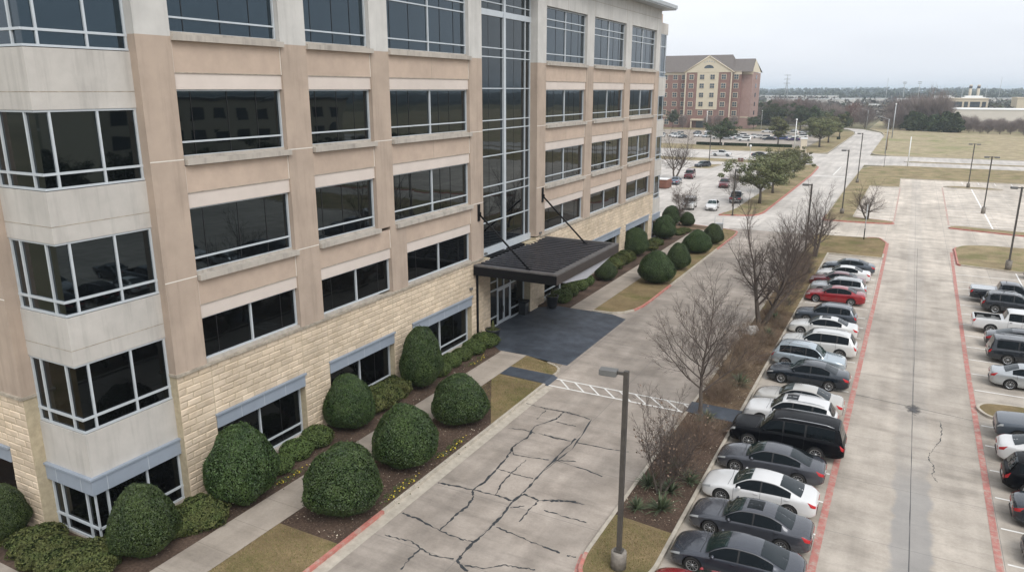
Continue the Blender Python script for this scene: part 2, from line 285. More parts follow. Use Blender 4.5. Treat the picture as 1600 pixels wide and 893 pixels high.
# ---------------------------------------------------------------- object helpers
class MB:
    def __init__(s): s.v = []; s.f = []; s.m = []; s.sm = []
    def add(s, vs, fs, mi=0, smooth=False):
        o = len(s.v); s.v += [tuple(p) for p in vs]
        for f in fs: s.f.append([o + i for i in f]); s.m.append(mi); s.sm.append(smooth)
    def box(s, x0, x1, y0, y1, z0, z1, mi=0):
        x0, x1 = min(x0, x1), max(x0, x1); y0, y1 = min(y0, y1), max(y0, y1); z0, z1 = min(z0, z1), max(z0, z1)
        s.add([(x0,y0,z0),(x1,y0,z0),(x1,y1,z0),(x0,y1,z0),(x0,y0,z1),(x1,y0,z1),(x1,y1,z1),(x0,y1,z1)],
              [(0,3,2,1),(4,5,6,7),(0,1,5,4),(1,2,6,5),(2,3,7,6),(3,0,4,7)], mi)
    def prism(s, poly, z0, z1, mi=0, top=None):
        n = len(poly)
        if sum(poly[i][0]*poly[(i+1)%n][1]-poly[(i+1)%n][0]*poly[i][1] for i in range(n)) < 0: poly = poly[::-1]
        vs = [(x,y,z0) for x,y in poly] + [(x,y,z1) for x,y in poly]
        s.add(vs, [tuple(range(n-1,-1,-1))], mi); s.f.append([len(s.v)-n+i for i in range(n)]); s.m.append(mi if top is None else top); s.sm.append(False)
        o = len(s.v)-2*n
        for i in range(n):
            j=(i+1)%n; s.f.append([o+i,o+j,o+n+j,o+n+i]); s.m.append(mi); s.sm.append(False)
    def sheet(s, poly, z, mi=0):
        n = len(poly)
        if sum(poly[i][0]*poly[(i+1)%n][1]-poly[(i+1)%n][0]*poly[i][1] for i in range(n)) < 0: poly = poly[::-1]
        s.add([(x,y,z) for x,y in poly], [tuple(range(n))], mi)
    def tube(s, pts, rads, seg=8, mi=0, smooth=True, cap=True):
        pts = [Vector(p) for p in pts]; rings = []
        for i, p in enumerate(pts):
            d = (pts[min(i+1, len(pts)-1)] - pts[max(i-1, 0)])
            if d.length < 1e-9: d = Vector((0,0,1))
            d.normalize(); a = d.orthogonal() if abs(d.z) < .99 else Vector((1,0,0)); a = (a - d*a.dot(d)).normalized(); b = d.cross(a)
            r = rads[i] if isinstance(rads, (list, tuple)) else rads
            rings.append([p + (a*math.cos(2*math.pi*k/seg) + b*math.sin(2*math.pi*k/seg))*r for k in range(seg)])
        vs = [q for rg in rings for q in rg]; fs = []
        for i in range(len(rings)-1):
            for k in range(seg):
                k2=(k+1)%seg; fs.append((i*seg+k, i*seg+k2, (i+1)*seg+k2, (i+1)*seg+k))
        s.add(vs, fs, mi, smooth)
        if cap:
            o = len(s.v)-len(vs); s.f.append([o+k for k in range(seg-1,-1,-1)]); s.m.append(mi); s.sm.append(False)
            s.f.append([o+(len(rings)-1)*seg+k for k in range(seg)]); s.m.append(mi); s.sm.append(False)
    def lathe(s, prof, c=(0,0,0), seg=16, mi=0, axis='z', smooth=True):
        vs=[]; n=len(prof)
        for r,h in prof:
            for k in range(seg):
                a=2*math.pi*k/seg
                if axis=='z': vs.append((c[0]+r*math.cos(a), c[1]+r*math.sin(a), c[2]+h))
                else: vs.append((c[0]+r*math.cos(a), c[1]+h, c[2]+r*math.sin(a)))
        fs=[]
        for i in range(n-1):
            for k in range(seg):
                k2=(k+1)%seg; q=(i*seg+k, i*seg+k2, (i+1)*seg+k2, (i+1)*seg+k)
                fs.append(q if axis=='z' else q[::-1])
        s.add(vs, fs, mi, smooth)
    def mesh(s, name, mats, off=(0,0,0)):
        me = bpy.data.meshes.new(name)
        ox,oy,oz = off
        me.from_pydata([(x-ox,y-oy,z-oz) for x,y,z in s.v], [], s.f)
        for m in (mats if isinstance(mats,(list,tuple)) else [mats]): me.materials.append(M(m) if isinstance(m,str) else m)
        me.polygons.foreach_set('material_index', s.m); me.polygons.foreach_set('use_smooth', s.sm)
        me.update(); return me
    def build(s, name, mats, parent=None, off=None):
        if off is None:
            off = (0,0,0); p = parent
            while p is not None: off = tuple(a+b for a,b in zip(off, p.location)); p = p.parent
        o = bpy.data.objects.new(name, s.mesh(name, mats, off)); COL.objects.link(o)
        if parent is not None: o.parent = parent
        return o

def tag(o, label=None, cat=None, group=None, kind=None):
    if label: o['label'] = label
    if cat: o['category'] = cat
    if group: o['group'] = group
    if kind: o['kind'] = kind
    return o
def thing(name, label, cat, loc=(0,0,0), group=None):
    o = bpy.data.objects.new(name, None); COL.objects.link(o); o.location = loc; o.empty_display_size = .3
    return tag(o, label, cat, group)
def put(me, name, parent=None):
    o = bpy.data.objects.new(name, me); COL.objects.link(o)
    if parent is not None: o.parent = parent
    return o
def dup(root, loc, rotz=0.0, scale=(1,1,1), label=None, cat=None, group=None, name=None):
    def rec(o, p):
        c = o.copy(); COL.objects.link(c)
        if p is not None: c.parent = p
        for ch in o.children: rec(ch, c)
        return c
    r = rec(root, None); r.location = loc; r.rotation_euler = (0,0,rotz); r.scale = scale
    if label: r['label'] = label
    if cat: r['category'] = cat
    if group: r['group'] = group
    elif 'group' in r and group == '': del r['group']
    return r
USED = set()
def place(proto, *a, **k):
    """the first placing moves the prototype itself, later ones copy it"""
    if proto.name not in USED:
        USED.add(proto.name)
        loc = a[0]; rz = a[1] if len(a) > 1 else k.get('rotz', 0); sc = k.get('scale', (1,1,1))
        proto.location = loc; proto.rotation_euler = (0,0,rz); proto.scale = sc
        for q in ('label','group'):
            if k.get(q): proto[q] = k[q]
        if k.get('cat'): proto['category'] = k['cat']
        return proto
    return dup(proto, *a, **k)
def struct(mb, name, mats):
    return tag(mb.build(name, mats), kind='structure')
def strip(mb, pts, w, z, mi=0, jitter=0.0):
    pts=[Vector((p[0],p[1])) for p in pts]; Lp=[]; Rp=[]
    for i,p in enumerate(pts):
        d=(pts[min(i+1,len(pts)-1)]-pts[max(i-1,0)]).normalized(); nrm=Vector((-d.y,d.x))
        ww=w*(1+jitter*random.uniform(-1,1))/2
        Lp.append(p+nrm*ww); Rp.append(p-nrm*ww)
    n=len(pts); vs=[(q.x,q.y,z) for q in Lp]+[(q.x,q.y,z) for q in Rp]
    mb.add(vs,[(n+i,n+i+1,i+1,i) for i in range(n-1)],mi)
HAZE = 0.00022
# ================================================================ THE SETTING
def area(poly, z, name, mat):
    mb = MB(); mb.sheet(poly, z); return struct(mb, name, mat)
def inset(poly, d):
    n = len(poly)
    if sum(poly[i][0]*poly[(i+1)%n][1]-poly[(i+1)%n][0]*poly[i][1] for i in range(n)) < 0: poly = poly[::-1]
    out = []
    for i in range(n):
        a, b, c = Vector(poly[i-1]), Vector(poly[i]), Vector(poly[(i+1)%n])
        e1 = (b-a).normalized(); e2 = (c-b).normalized()
        n1 = Vector((-e1.y, e1.x)); n2 = Vector((-e2.y, e2.x)); m = (n1+n2)
        m = m / max(.25, m.dot(n1)*1.0) if m.length > 1e-6 else n1
        out.append((b + m*d)[:])
    return poly, out
def rounded(poly, rad, seg=5):
    n = len(poly); out = []
    for i in range(n):
        r = rad[i] if isinstance(rad, (list, tuple)) else rad
        a, b, c = Vector(poly[i-1]), Vector(poly[i]), Vector(poly[(i+1)%n])
        if r <= 0: out.append(b[:]); continue
        p = b + (a-b).normalized()*min(r, (a-b).length*.48); q = b + (c-b).normalized()*min(r, (c-b).length*.48)
        for k in range(seg+1):
            t = k/seg; out.append((p*(1-t)**2 + b*2*t*(1-t) + q*t*t)[:])
    return out
def kerbed(poly, turf_name, turf_mat, kerb_name='kerb', red=None, w=.16, h=.15):
    """raised planted area: a concrete kerb ring (red paint where the fire lane runs) with its fill"""
    outer, inner = inset(poly, w); n = len(outer); mb = MB()
    for i in range(n):
        j = (i+1) % n; (x0,y0),(x1,y1) = outer[i], outer[j]; (u0,v0),(u1,v1) = inner[i], inner[j]
        steps = max(1, int(math.hypot(x1-x0, y1-y0)/2.0)) if red else 1
        for k in range(steps):
            s, t = k/steps, (k+1)/steps; L = lambda a,b,q: a+(b-a)*q
            A=(L(x0,x1,s),L(y0,y1,s)); B=(L(x0,x1,t),L(y0,y1,t)); C=(L(u0,u1,t),L(v0,v1,t)); D=(L(u0,u1,s),L(v0,v1,s))
            mi = 1 if red and red((A[0]+B[0])/2, (A[1]+B[1])/2) else 0
            mb.add([(*A,-.04),(*B,-.04),(*B,h),(*A,h),(*C,h),(*D,h),(*C,-.04),(*D,-.04)], [(0,1,2,3),(3,2,4,5),(7,5,4,6)], mi)
            if mi: mb.add([(*A,.003),(*B,.003),(B[0]+(B[0]-C[0])*.9,B[1]+(B[1]-C[1])*.9,.003),(A[0]+(A[0]-D[0])*.9,A[1]+(A[1]-D[1])*.9,.003)], [(0,1,2,3),(3,2,1,0)][:1], 2)
    struct(mb, kerb_name, ['kerb_concrete', 'kerb_red', 'lane_red'])
    if turf_mat: area(inner, h-.015, turf_name, turf_mat)
def kerb_line(pts, name='kerb', red=None, w=.16, h=.15, side=1):
    mb = MB(); P = [Vector(p) for p in pts]
    offs = []
    for i,p in enumerate(P):
        d = (P[min(i+1,len(P)-1)]-P[max(i-1,0)]).normalized(); offs.append(p+Vector((-d.y,d.x))*w*side)
    for i in range(len(P)-1):
        steps = max(1,int((P[i+1]-P[i]).length/2))
        for k in range(steps):
            s,t=k/steps,(k+1)/steps
            A=P[i].lerp(P[i+1],s);B=P[i].lerp(P[i+1],t);C=offs[i].lerp(offs[i+1],t);D=offs[i].lerp(offs[i+1],s)
            mi = 1 if red and red(A.x,A.y) else 0
            mb.add([(A.x,A.y,-.04),(B.x,B.y,-.04),(B.x,B.y,h),(A.x,A.y,h),(C.x,C.y,h),(D.x,D.y,h),(C.x,C.y,-.04),(D.x,D.y,-.04)],[(0,1,2,3),(3,2,4,5),(5,4,6,7)],mi)
    struct(mb, name, ['kerb_concrete','kerb_red'])

# --- terrain to the horizon, gently rising into wooded hills
mb = MB(); mb.sheet([(-9000,-4000),(9000,-4000),(9000,12000),(-9000,12000)], -.06); struct(mb, 'ground', 'land')
# --- pavements
area([(-20.2,-30),(-9.55,-30),(-9.55,101),(-20.2,101)], 0, 'driveway', 'drive_concrete')
area([(-20.2,101),(-9.55,101),(-9.55,205),(-20.2,205)], 0, 'access_road', 'road_concrete')
area([(-9.55,-40),(75,-40),(75,178),(-9.55,178)], 0, 'parking_lot', 'lot_concrete')
area([(-18.5,-10),(-17.95,-10),(-17.95,39.4),(-18.5,39.4)], .004, 'gutter', 'kerb_concrete')
area([(-80,98),(-20.2,98),(-20.2,205),(-80,205)], 0, 'rear_parking_lot', 'road_concrete')
area([(-320,205),(320,205),(320,235.4),(-320,235.4)], 0, 'street', 'road_concrete')
area([(-21.0,235.4),(-9.8,235.4),(-9.6,290),(-9.9,340),(-12,364),(-20.5,392),(-46,425),(-80,440),(-84,430),(-50,414),(-27,390),(-22.5,368),(-21,346)], 0.002, 'side_road', 'road_concrete')
area([(-150,256.5),(-30,256.5),(-30,352),(-150,352)], 0.004, 'hotel_parking_lot', 'walk_concrete')

redS = lambda x,y: y < 21.8 or 66 > y > 57 or y > 84
# --- strip in front of the office building, south of the entrance
area([(-23.86,-5),(-21.88,-5),(-21.88,43.45),(-23.86,43.45)], .14, 'footpath', 'walk_concrete')
area([(-26.9,12.95),(-23.86,12.95),(-23.86,43.4),(-26.0,45.4),(-26.9,45.6)], .13, 'planting_bed', 'mulch')
area([(-60,12.95),(-26.9,12.95),(-26.9,15.6),(-60,15.6)], .13, 'planting_bed', 'mulch')
area([(-60,11.0),(-23.86,11.0),(-23.86,12.95),(-60,12.95)], .135, 'footpath', 'walk_concrete')
area([(-60,-5),(-23.86,-5),(-23.86,11),(-60,11)], .13, 'lawn', 'dry_turf')
area([(-21.88,-5),(-18.65,-5),(-18.65,20.1),(-21.88,20.1)], .13, 'lawn', 'dry_turf')
area([(-21.88,20.1),(-18.65,20.1),(-18.65,32.7),(-21.88,38.5)], .132, 'planting_bed', 'mulch')
area([(-21.88,38.5),(-18.65,32.7),(-18.65,39.42),(-21.88,39.58)], .13, 'lawn', 'dry_turf')
area(rounded([(-21.88,41.1),(-18.75,40.98),(-18.75,42.2),(-20.1,42.95),(-21.88,43.5)], [0,.3,.6,.5,0]), .13, 'lawn', 'dry_turf')
kerb_line([(-18.5,-10),(-18.5,39.4)], red=redS)
kerb_line([(-18.60,41.02),(-18.58,41.6),(-18.75,42.2),(-19.15,42.65),(-19.95,43.0)])
mb = MB(); mb.add([(-21.88,39.6,.142),(-18.66,39.44,.142),(-18.35,39.44,.006),(-18.35,41.0,.006),(-18.66,41.0,.142),(-21.88,41.08,.142)], [(0,1,4,5),(1,2,3,4)])
struct(mb, 'kerb_ramp', 'slate_coating')
mb = MB()
mb.add([(-27.25,46.9,.145),(-26.55,45.6,.145),(-24.05,43.46,.145),(-21.9,43.46,.12),(-18.72,43.27,.006),(-18.72,55.1,.006),(-20.1,55.75,.04),(-21.9,55.6,.12),(-25.0,55.6,.145),(-26.3,54.5,.145),(-27.25,54.0,.145)],
       [(2,3,7,8),(0,1,2,8,9,10),(3,4,5,6,7)])
struct(mb, 'entrance_apron', 'slate_coating')
mb = MB(); mb.box(-24.0,-21.9,43.44,43.47,-.02,.142); struct(mb, 'kerb', 'kerb_concrete')
# --- north of the entrance
area([(-23.86,55.55),(-21.88,55.55),(-21.88,97),(-23.86,97)], .14, 'footpath', 'walk_concrete')
area([(-26.9,54.4),(-24.9,55.5),(-23.86,55.55),(-23.86,97),(-26.9,97)], .13, 'planting_bed', 'mulch')
nk = [(-21.88,55.75),(-20.2,55.95),(-19.35,56.6),(-18.85,57.6),(-18.55,59.2),(-18.5,61),(-18.35,96),(-18.6,98.2),(-20,99.3),(-24,100.4),(-34,103)]
area([(-21.88,55.85),(-20.25,56.1),(-19.45,56.7),(-19.0,57.6),(-18.7,59.2),(-18.66,61),(-18.5,95),(-18.8,98),(-20,99.1),(-21.88,99.6)], .13, 'lawn', 'dry_turf')
kerb_line(nk, red=redS)
area([(-60,91.5),(-26.9,91.5),(-26.9,97),(-23.86,97),(-21.88,97),(-21.88,99.6),(-24,100.3),(-34,102.9),(-60,103)], .131, 'lawn', 'leaf_litter')

# --- long island between the drive and the parking lot
isl = rounded([(-9.6,24.2),(-9.35,22.9),(-8.3,22.35),(-7.2,22.9),(-6.7,24.4),(-6.72,89.45),(-1.15,89.4),(-1.05,99),(-2.0,102.3),(-3.6,101.6),(-6.5,101.2),(-9.6,101.2)], [.5,.5,.5,.5,.5,0,.3,.6,.8,.6,.3,.8])
kerbed(isl, 'lawn', None, red=lambda x,y: (y<24.3 and x<-7.4) or (x>-3.4 and y>91.2))
area([(-9.44,24.0),(-9.2,23.1),(-8.3,22.5),(-7.3,23.05),(-6.86,24.4),(-6.88,27.2),(-9.44,27.45)], .13, 'lawn', 'dry_turf')
area([(-9.44,27.45),(-6.88,27.2),(-6.88,39.3),(-9.44,39.45)], .132, 'planting_bed', 'mulch')
area([(-9.62,39.45),(-6.68,39.2),(-6.68,41.0),(-9.62,41.0)], .153, 'kerb_ramp', 'slate_coating')
area([(-9.44,41.0),(-6.88,41.0),(-6.88,63),(-9.44,63)], .132, 'planting_bed', 'leaf_litter')
area([(-9.44,63),(-6.88,63),(-6.88,89.6),(-1.32,89.58),(-1.2,98.8),(-2.2,102.0),(-3.6,101.4),(-6.5,101.0),(-9.4,101.0)], .13, 'lawn', 'dry_turf')
# --- north-west island with the second tree and lamps
kerbed(rounded([(-9.85,113.3),(-3.6,113.6),(-.75,114.4),(-.75,116.0),(-6.05,117.8),(-5.85,158.9),(-.75,159.9),(-.83,175.6),(60,176),(60,205),(-3.5,205),(-8.2,200.5),(-9.6,194),(-9.9,150)], [.8,2,.7,.8,.2,.2,.2,.2,0,0,2,2,2,0]), 'lawn', 'winter_turf', red=lambda x,y: y<117.5)
kerbed(rounded([(5.92,99.3),(5.92,89.7),(11,88.6),(60,88.2),(60,103.2),(9.5,102.8),(6.9,101.6)], [.6,.5,.5,0,0,1,1]), 'lawn', 'winter_turf', red=lambda x,y: x<6.2)
kerbed(rounded([(5.85,114.2),(14,112.1),(60,111.5),(60,114.6),(14.4,114.9),(7.0,116.4),(6.0,115.6)], [.4,.5,0,0,.5,.8,.4]), 'lawn', 'winter_turf', red=lambda x,y: y<114.4)
kerbed(rounded([(6.2,164.7),(8.5,163.2),(14,163.0),(16.6,163.8),(14,165.4),(8.5,165.9)], .8), 'lawn', 'winter_turf')
kerbed(rounded([(5.15,48.1),(5.6,46.9),(7,46.4),(10.9,46.4),(10.9,49.3),(7,49.3),(5.6,49.0)], [.4,.5,.5,.2,.2,.5,.5]), 'lawn', 'dry_turf')
# --- verge with the oaks, rear lot islands
kerbed(rounded([(-24.0,110.6),(-19.2,112.4),(-18.4,115.6),(-18.3,174),(-18.9,194),(-20.6,198.4),(-24,199.5),(-75,199.5),(-75,206.2),(-21,206.2),(-19.3,203)][:6]+[(-22.8,197.8),(-23.0,118)], [.5,1.2,1,0,1,.8,.4,.5]), 'lawn', 'winter_turf', red=lambda x,y: x>-21.5 or y<113)
kerbed([(-76,196.5),(-26,196.5),(-24,199),(-24,204.8),(-76,204.8)], 'lawn', 'winter_turf')
kerbed(rounded([(-46,176.3),(-41.2,177.6),(-40.6,188.5),(-44.5,186.5)], .8), 'lawn', 'winter_turf')
# --- street: median, verges, field
kerbed(rounded([(-1.2,217.8),(1,216.6),(320,216.6),(320,219.2),(1,219.2)], [.5,.6,0,0,.6]), 'median', 'winter_turf')
kerbed(rounded([(-320,235),(-25,235),(-21.6,237.5),(-21.2,242),(-21.1,346),(-23,368),(-29.5,368),(-29.5,256),(-320,256)], [0,2,2,2,0,0,0,0,0]), 'lawn', 'winter_turf')
kerbed(rounded([(-9.9,244),(-8.6,238),(-4.6,235.4),(320,235.4),(320,640),(-18,640),(-18,395),(-11.5,365),(-9.8,340)], [2,3,3,0,0,0,0,3,3]), 'field', 'field_turf')
area([(-150,352.5),(-29.5,352.5),(-29.5,371),(-150,371)], .02, 'lawn', 'winter_turf')
area([(-330,372.5),(-84,372.5),(-84,760),(-330,760)], .0, 'field', 'field_turf')

# --- paint on the ground
mb = MB()
for x0,x1,y0,y1 in ((-18.62,-9.75,40.74,40.86),(-18.62,-9.8,39.54,39.66)): mb.add([(x0,y0,.006),(x1,y0,.006),(x1,y1,.006),(x0,y1,.006)],[(0,1,2,3)])
for k in range(9):
    x = -18.1 + k*1.0
    mb.add([(x,40.74,.006),(x+.14,40.74,.006),(x+1.16,39.66,.006),(x+1.02,39.66,.006)][::-1],[(0,1,2,3)])
mb.add([(-18.62,39.54,.006),(-18.5,39.54,.006),(-18.42,40.74,.006),(-18.62,40.74,.006)],[(0,1,2,3)])
struct(mb, 'crosswalk_marking', 'line_white')
LY = [24.4+2.86*k for k in range(23)]; LY = [21.54] + LY
mb = MB()
for y in LY: mb.box(-6.55,-1.55,y-.05,y+.05,.001,.005)
for y in (25.7,28.6,31.5,34.3,37.1,39.95,42.9,45.6,51.3,54.4,57.4,60.35,63.3,66.5,69.7,72.7,75.8,79,82,85.2): mb.box(5.35,16.6,y-.05,y+.05,.001,.005)
mb.box(10.95,11.07,50,88.3,.005,.008); mb.box(10.95,11.07,24,46.2,.005,.008)
struct(mb, 'stall_line', 'line_white')
mb = MB()
for k in range(15):
    y = 118.5 + 2.75*k
    if y < 159: mb.box(-5.8,-.9,y-.05,y+.05,.001,.005)
    if y < 160: mb.box(6.1,16.4,y-.05,y+.05,.001,.005)
for k in range(8): mb.box(1+2.8*k+9,1.1+2.8*k+9,171,175.4,.001,.005)
mb.box(11.02,11.2,116.6,163,.005,.008)
struct(mb, 'stall_line', 'line_faint')
mb = MB()
strip(mb, [(-1.46,18),(-1.41,30),(-1.28,47),(-1.12,70),(-1.02,90),(-1.0,99.5)], .30, .010)
strip(mb, [(5.02,18),(5.06,34),(5.16,57),(5.4,80),(5.62,97)], .28, .010)
struct(mb, 'fire_lane_line', 'lane_red')
mb = MB(); strip(mb, [(-.75,117),(-.73,159)], .22, .010); strip(mb, [(6.0,117),(6.35,163)], .22, .010)
struct(mb, 'fire_lane_line', 'lane_faded')
mb = MB(); mb.box(-18.1,-10.1,173.4,174.1,.003,.008); mb.box(-14.25,-14.05,177,197,.003,.008); struct(mb, 'stop_line', 'line_white')
# --- sealed cracks in the drive, cracks and an oil stain in the lot
CR = [[(-13.93,33.57),(-13.95,31.11),(-13.96,29.09),(-13.9,27.47),(-13.98,26.22),(-13.85,25.0),(-13.86,24.24),(-13.93,23.04),(-13.94,22.08),(-13.88,21.58),(-13.17,21.21)],[(-17.89,26.26),(-17.08,26.39),(-16.08,26.49),(-14.91,26.58),(-14.05,26.52),(-13.8,27.27),(-12.98,27.09),(-12.25,27.41),(-11.45,27.8)],[(-17.83,23.36),(-16.94,23.3),(-15.64,22.99),(-15.69,24.18),(-15.59,25.2),(-15.76,25.96),(-16.08,26.49),(-15.97,27.46),(-16.12,29.13),(-16.27,30.52),(-16.46,31.08),(-16.28,32.56),(-16.52,33.9),(-15.86,35.28),(-15.89,36.34)],[(-17.5,21.66),(-16.89,21.7),(-16.25,21.81),(-15.65,21.57),(-14.94,21.41),(-14.07,21.61)],[(-15.64,22.99),(-14.52,22.87),(-13.92,23.02)],[(-13.66,24.34),(-12.56,24.19),(-11.51,24.04),(-10.51,23.95)],[(-14.91,26.58),(-15.14,27.35),(-15.25,28.6),(-15.21,30.23)],[(-16.46,31.08),(-16.02,30.44),(-14.9,30.61),(-14.18,30.78)],[(-16.11,28.74),(-15.1,28.68),(-14.07,28.73)],[(-18.36,36.45),(-17.48,36.34),(-16.83,36.4),(-15.89,36.34),(-15.13,36.36)],[(-16.83,34.77),(-16.9,36.08)],[(-17.71,33.02),(-16.83,33.23),(-16.13,33.12)],[(-15.96,33.21),(-14.85,33.08),(-14.07,33.17)],[(-13.84,30.88),(-12.92,31.24)],[(-15.65,21.57),(-15.63,20.92),(-15.53,20.08)],[(-12.98,25.16),(-13.01,26.41),(-12.98,27.09)],[(-13.84,25.97),(-13.35,26.39)],[(-13.46,21.43),(-12.65,21.68),(-12.15,22.2),(-11.45,22.36),(-10.92,22.52)],[(-15.72,34.99),(-15.05,34.93),(-14.51,34.97)],[(-17.09,36.25),(-15.61,36.48),(-14.17,36.17)],[(-14.08,36.21),(-13.61,32.36),(-13.95,29.67)],[(-15.64,33.22),(-14.25,33.15)],[(-13.76,33.18),(-11.82,33.3),(-10.92,33.47)],[(-13.94,30.89),(-12.33,30.73),(-11.21,30.46)],[(-12.79,27.25),(-11.91,27.64),(-11.02,27.78)],[(-12.42,26.48),(-11.38,26.45),(-10.39,26.45)],[(-11.25,24.03),(-10.5,23.94)],[(-10.18,23.92),(-9.82,23.98)]]
def jag(l, n=5, a=.05):
    o=[]
    for p,q in zip(l[:-1], l[1:]):
        for k in range(n):
            t=k/n; o.append((p[0]+(q[0]-p[0])*t+(random.uniform(-a,a) if k else 0), p[1]+(q[1]-p[1])*t+(random.uniform(-a,a) if k else 0)))
    return o+[l[-1]]
mb = MB()
for i,l in enumerate(CR): strip(mb, jag(l,7,.04), .088 if i in (0,2,1) else .058, .005+.0006*(i%5), 0, .75)
struct(mb, 'tar_seal', 'tar')
mb = MB()
strip(mb, jag([(3.3,45.15),(3.39,43.82),(3.3,42.48),(3.0,41.4),(2.77,40.39),(2.71,39.79),(2.96,38.95),(2.84,37.96),(3.04,37.43)],7,.05), .032, .005, 0, .9)
strip(mb, jag([(1.9,22),(1.93,36),(1.98,50),(2.1,70),(2.2,98)],12,.008), .022, .0062, 0, .6)
strip(mb, [(-1.2,47.05),(1.9,46.6),(5,46.1)], .03, .0068, 0, .5)
struct(mb, 'pavement_crack', 'tar')
mb = MB(); mb.sheet([(.6,43.6),(3.3,43.6),(3.3,48.6),(.6,48.6)], .0095); o_ = mb.build('oil_stain', 'oil_stain', off=(2.0,46.2,0)); o_.location = (2.0,46.2,0); tag(o_, kind='structure')

# ================================================================ OFFICE BUILDING
bld = thing('office_building', 'five-storey tan and grey office building with stone base, dark ribbon windows and black entrance canopy', 'office building', (-42, 52, 0))
XF = -26.6
class Facade:
    """s runs along the wall, o out of it, z up"""
    def __init__(f, kind): f.k = kind
    def box(f, mb, s0,s1,o0,o1,z0,z1, mi=0):
        if f.k == 'east': mb.box(XF+o0, XF+o1, s0, s1, z0, z1, mi)
        else: mb.box(-s1, -s0, 15.0-o1, 15.0-o0, z0, z1, mi)
    def pt(f, s,o,z): return (XF+o,s,z) if f.k=='east' else (-s,15.0-o,z)
E_, S_ = Facade('east'), Facade('south')

mb = MB(); mb.box(-70, XF-.95, 15.95, 90.0, 0, 26.6); mb.build('wall', 'tan_stucco', bld)
mb = MB(); mb.box(-70, -28.2, 16, 90.0, 26.6, 26.75); mb.build('roof', 'canopy_flash', bld)

def window(F, s0, s1, z0, z1, o=-.32, muls=(), trans=(), seams=(), fr=.072, parent=bld, fw=.046):
    mb = MB(); d0, d1 = o-.05, o+.09
    F.box(mb, s0, s1, d0, d1, z0, z0+fr); F.box(mb, s0, s1, d0, d1, z1-fr, z1)
    F.box(mb, s0, s0+fr, d0, d1, z0+fr, z1-fr); F.box(mb, s1-fr, s1, d0, d1, z0+fr, z1-fr)
    for m in muls: F.box(mb, m-fw, m+fw, d0, d1-.004, z0+fr, z1-fr)
    ed = [s0+fr] + [q for m in muls for q in (m-fw, m+fw)] + [s1-fr]
    for t in trans:
        for a,b in zip(ed[0::2], ed[1::2]): F.box(mb, a, b, d0, d1-.008, t-.036, t+.036)
    w = mb.build('window', 'aluminium', parent)
    g = MB()
    for a, b in zip(ed[0::2], ed[1::2]):
        k0 = len(g.v); F.box(g, a-.02, b+.02, o-.12, o, z0+.02, z1-.02)
        for q in range(k0, len(g.v)):          # panes never sit perfectly flat
            x, y, z = g.v[q]; out = (x-XF) if F.k == 'east' else (15.0-y)
            if abs(out-o) < 1e-5:
                d = random.uniform(-.012, 0); g.v[q] = (x+d, y, z) if F.k == 'east' else (x, y-d, z)
    for m in seams: F.box(g, m-.014, m+.014, o, o+.012, z0+fr, z1-fr, 1)
    g.build('pane', ['lower_glass' if z0 < 9 else 'upper_glass' if z0 > 20 else 'office_glass', 'trim_black'], w)
    return w
def fill(F, s0, s1, z0, z1, o0, o1, name, mat):
    mb = MB(); F.box(mb, s0, s1, o0, o1, z0, z1); return mb.build(name, mat, bld)

BAYS = [(21.1,27.05,0),(28.75,33.72,0),(35.32,44.1,1),(56.1,64.6,1),(66.3,74.9,1),(76.6,85.0,1)]
PIL  = [(19.5,21.1),(27.05,28.75),(33.72,35.32),(44.1,45.8),(54.5,56.1),(64.6,66.3),(74.9,76.6),(85.0,86.5)]
# pilasters, tan below, pale precast at the top floor
for a,b in PIL:
    mb = MB()
    lo = 10.2 if a == 33.72 else 6.2
    E_.box(mb, a, b, -.95, 0, lo, 20.07)
    for zj in (10.22, 15.2): 
        if zj > lo+.1: E_.box(mb, a+.002, b-.002, 0, .006, zj-.022, zj+.022, 1)
    mb.build('pilaster', ['tan_pilaster', 'caulk'], bld)
    fill(E_, a, b, 20.07, 24.42, -.95, .0, 'upper_pier', 'upper_precast')
fill(E_, 34.85, 36.42, 6.2, 10.2, -.95, 0, 'pilaster', 'tan_pilaster')
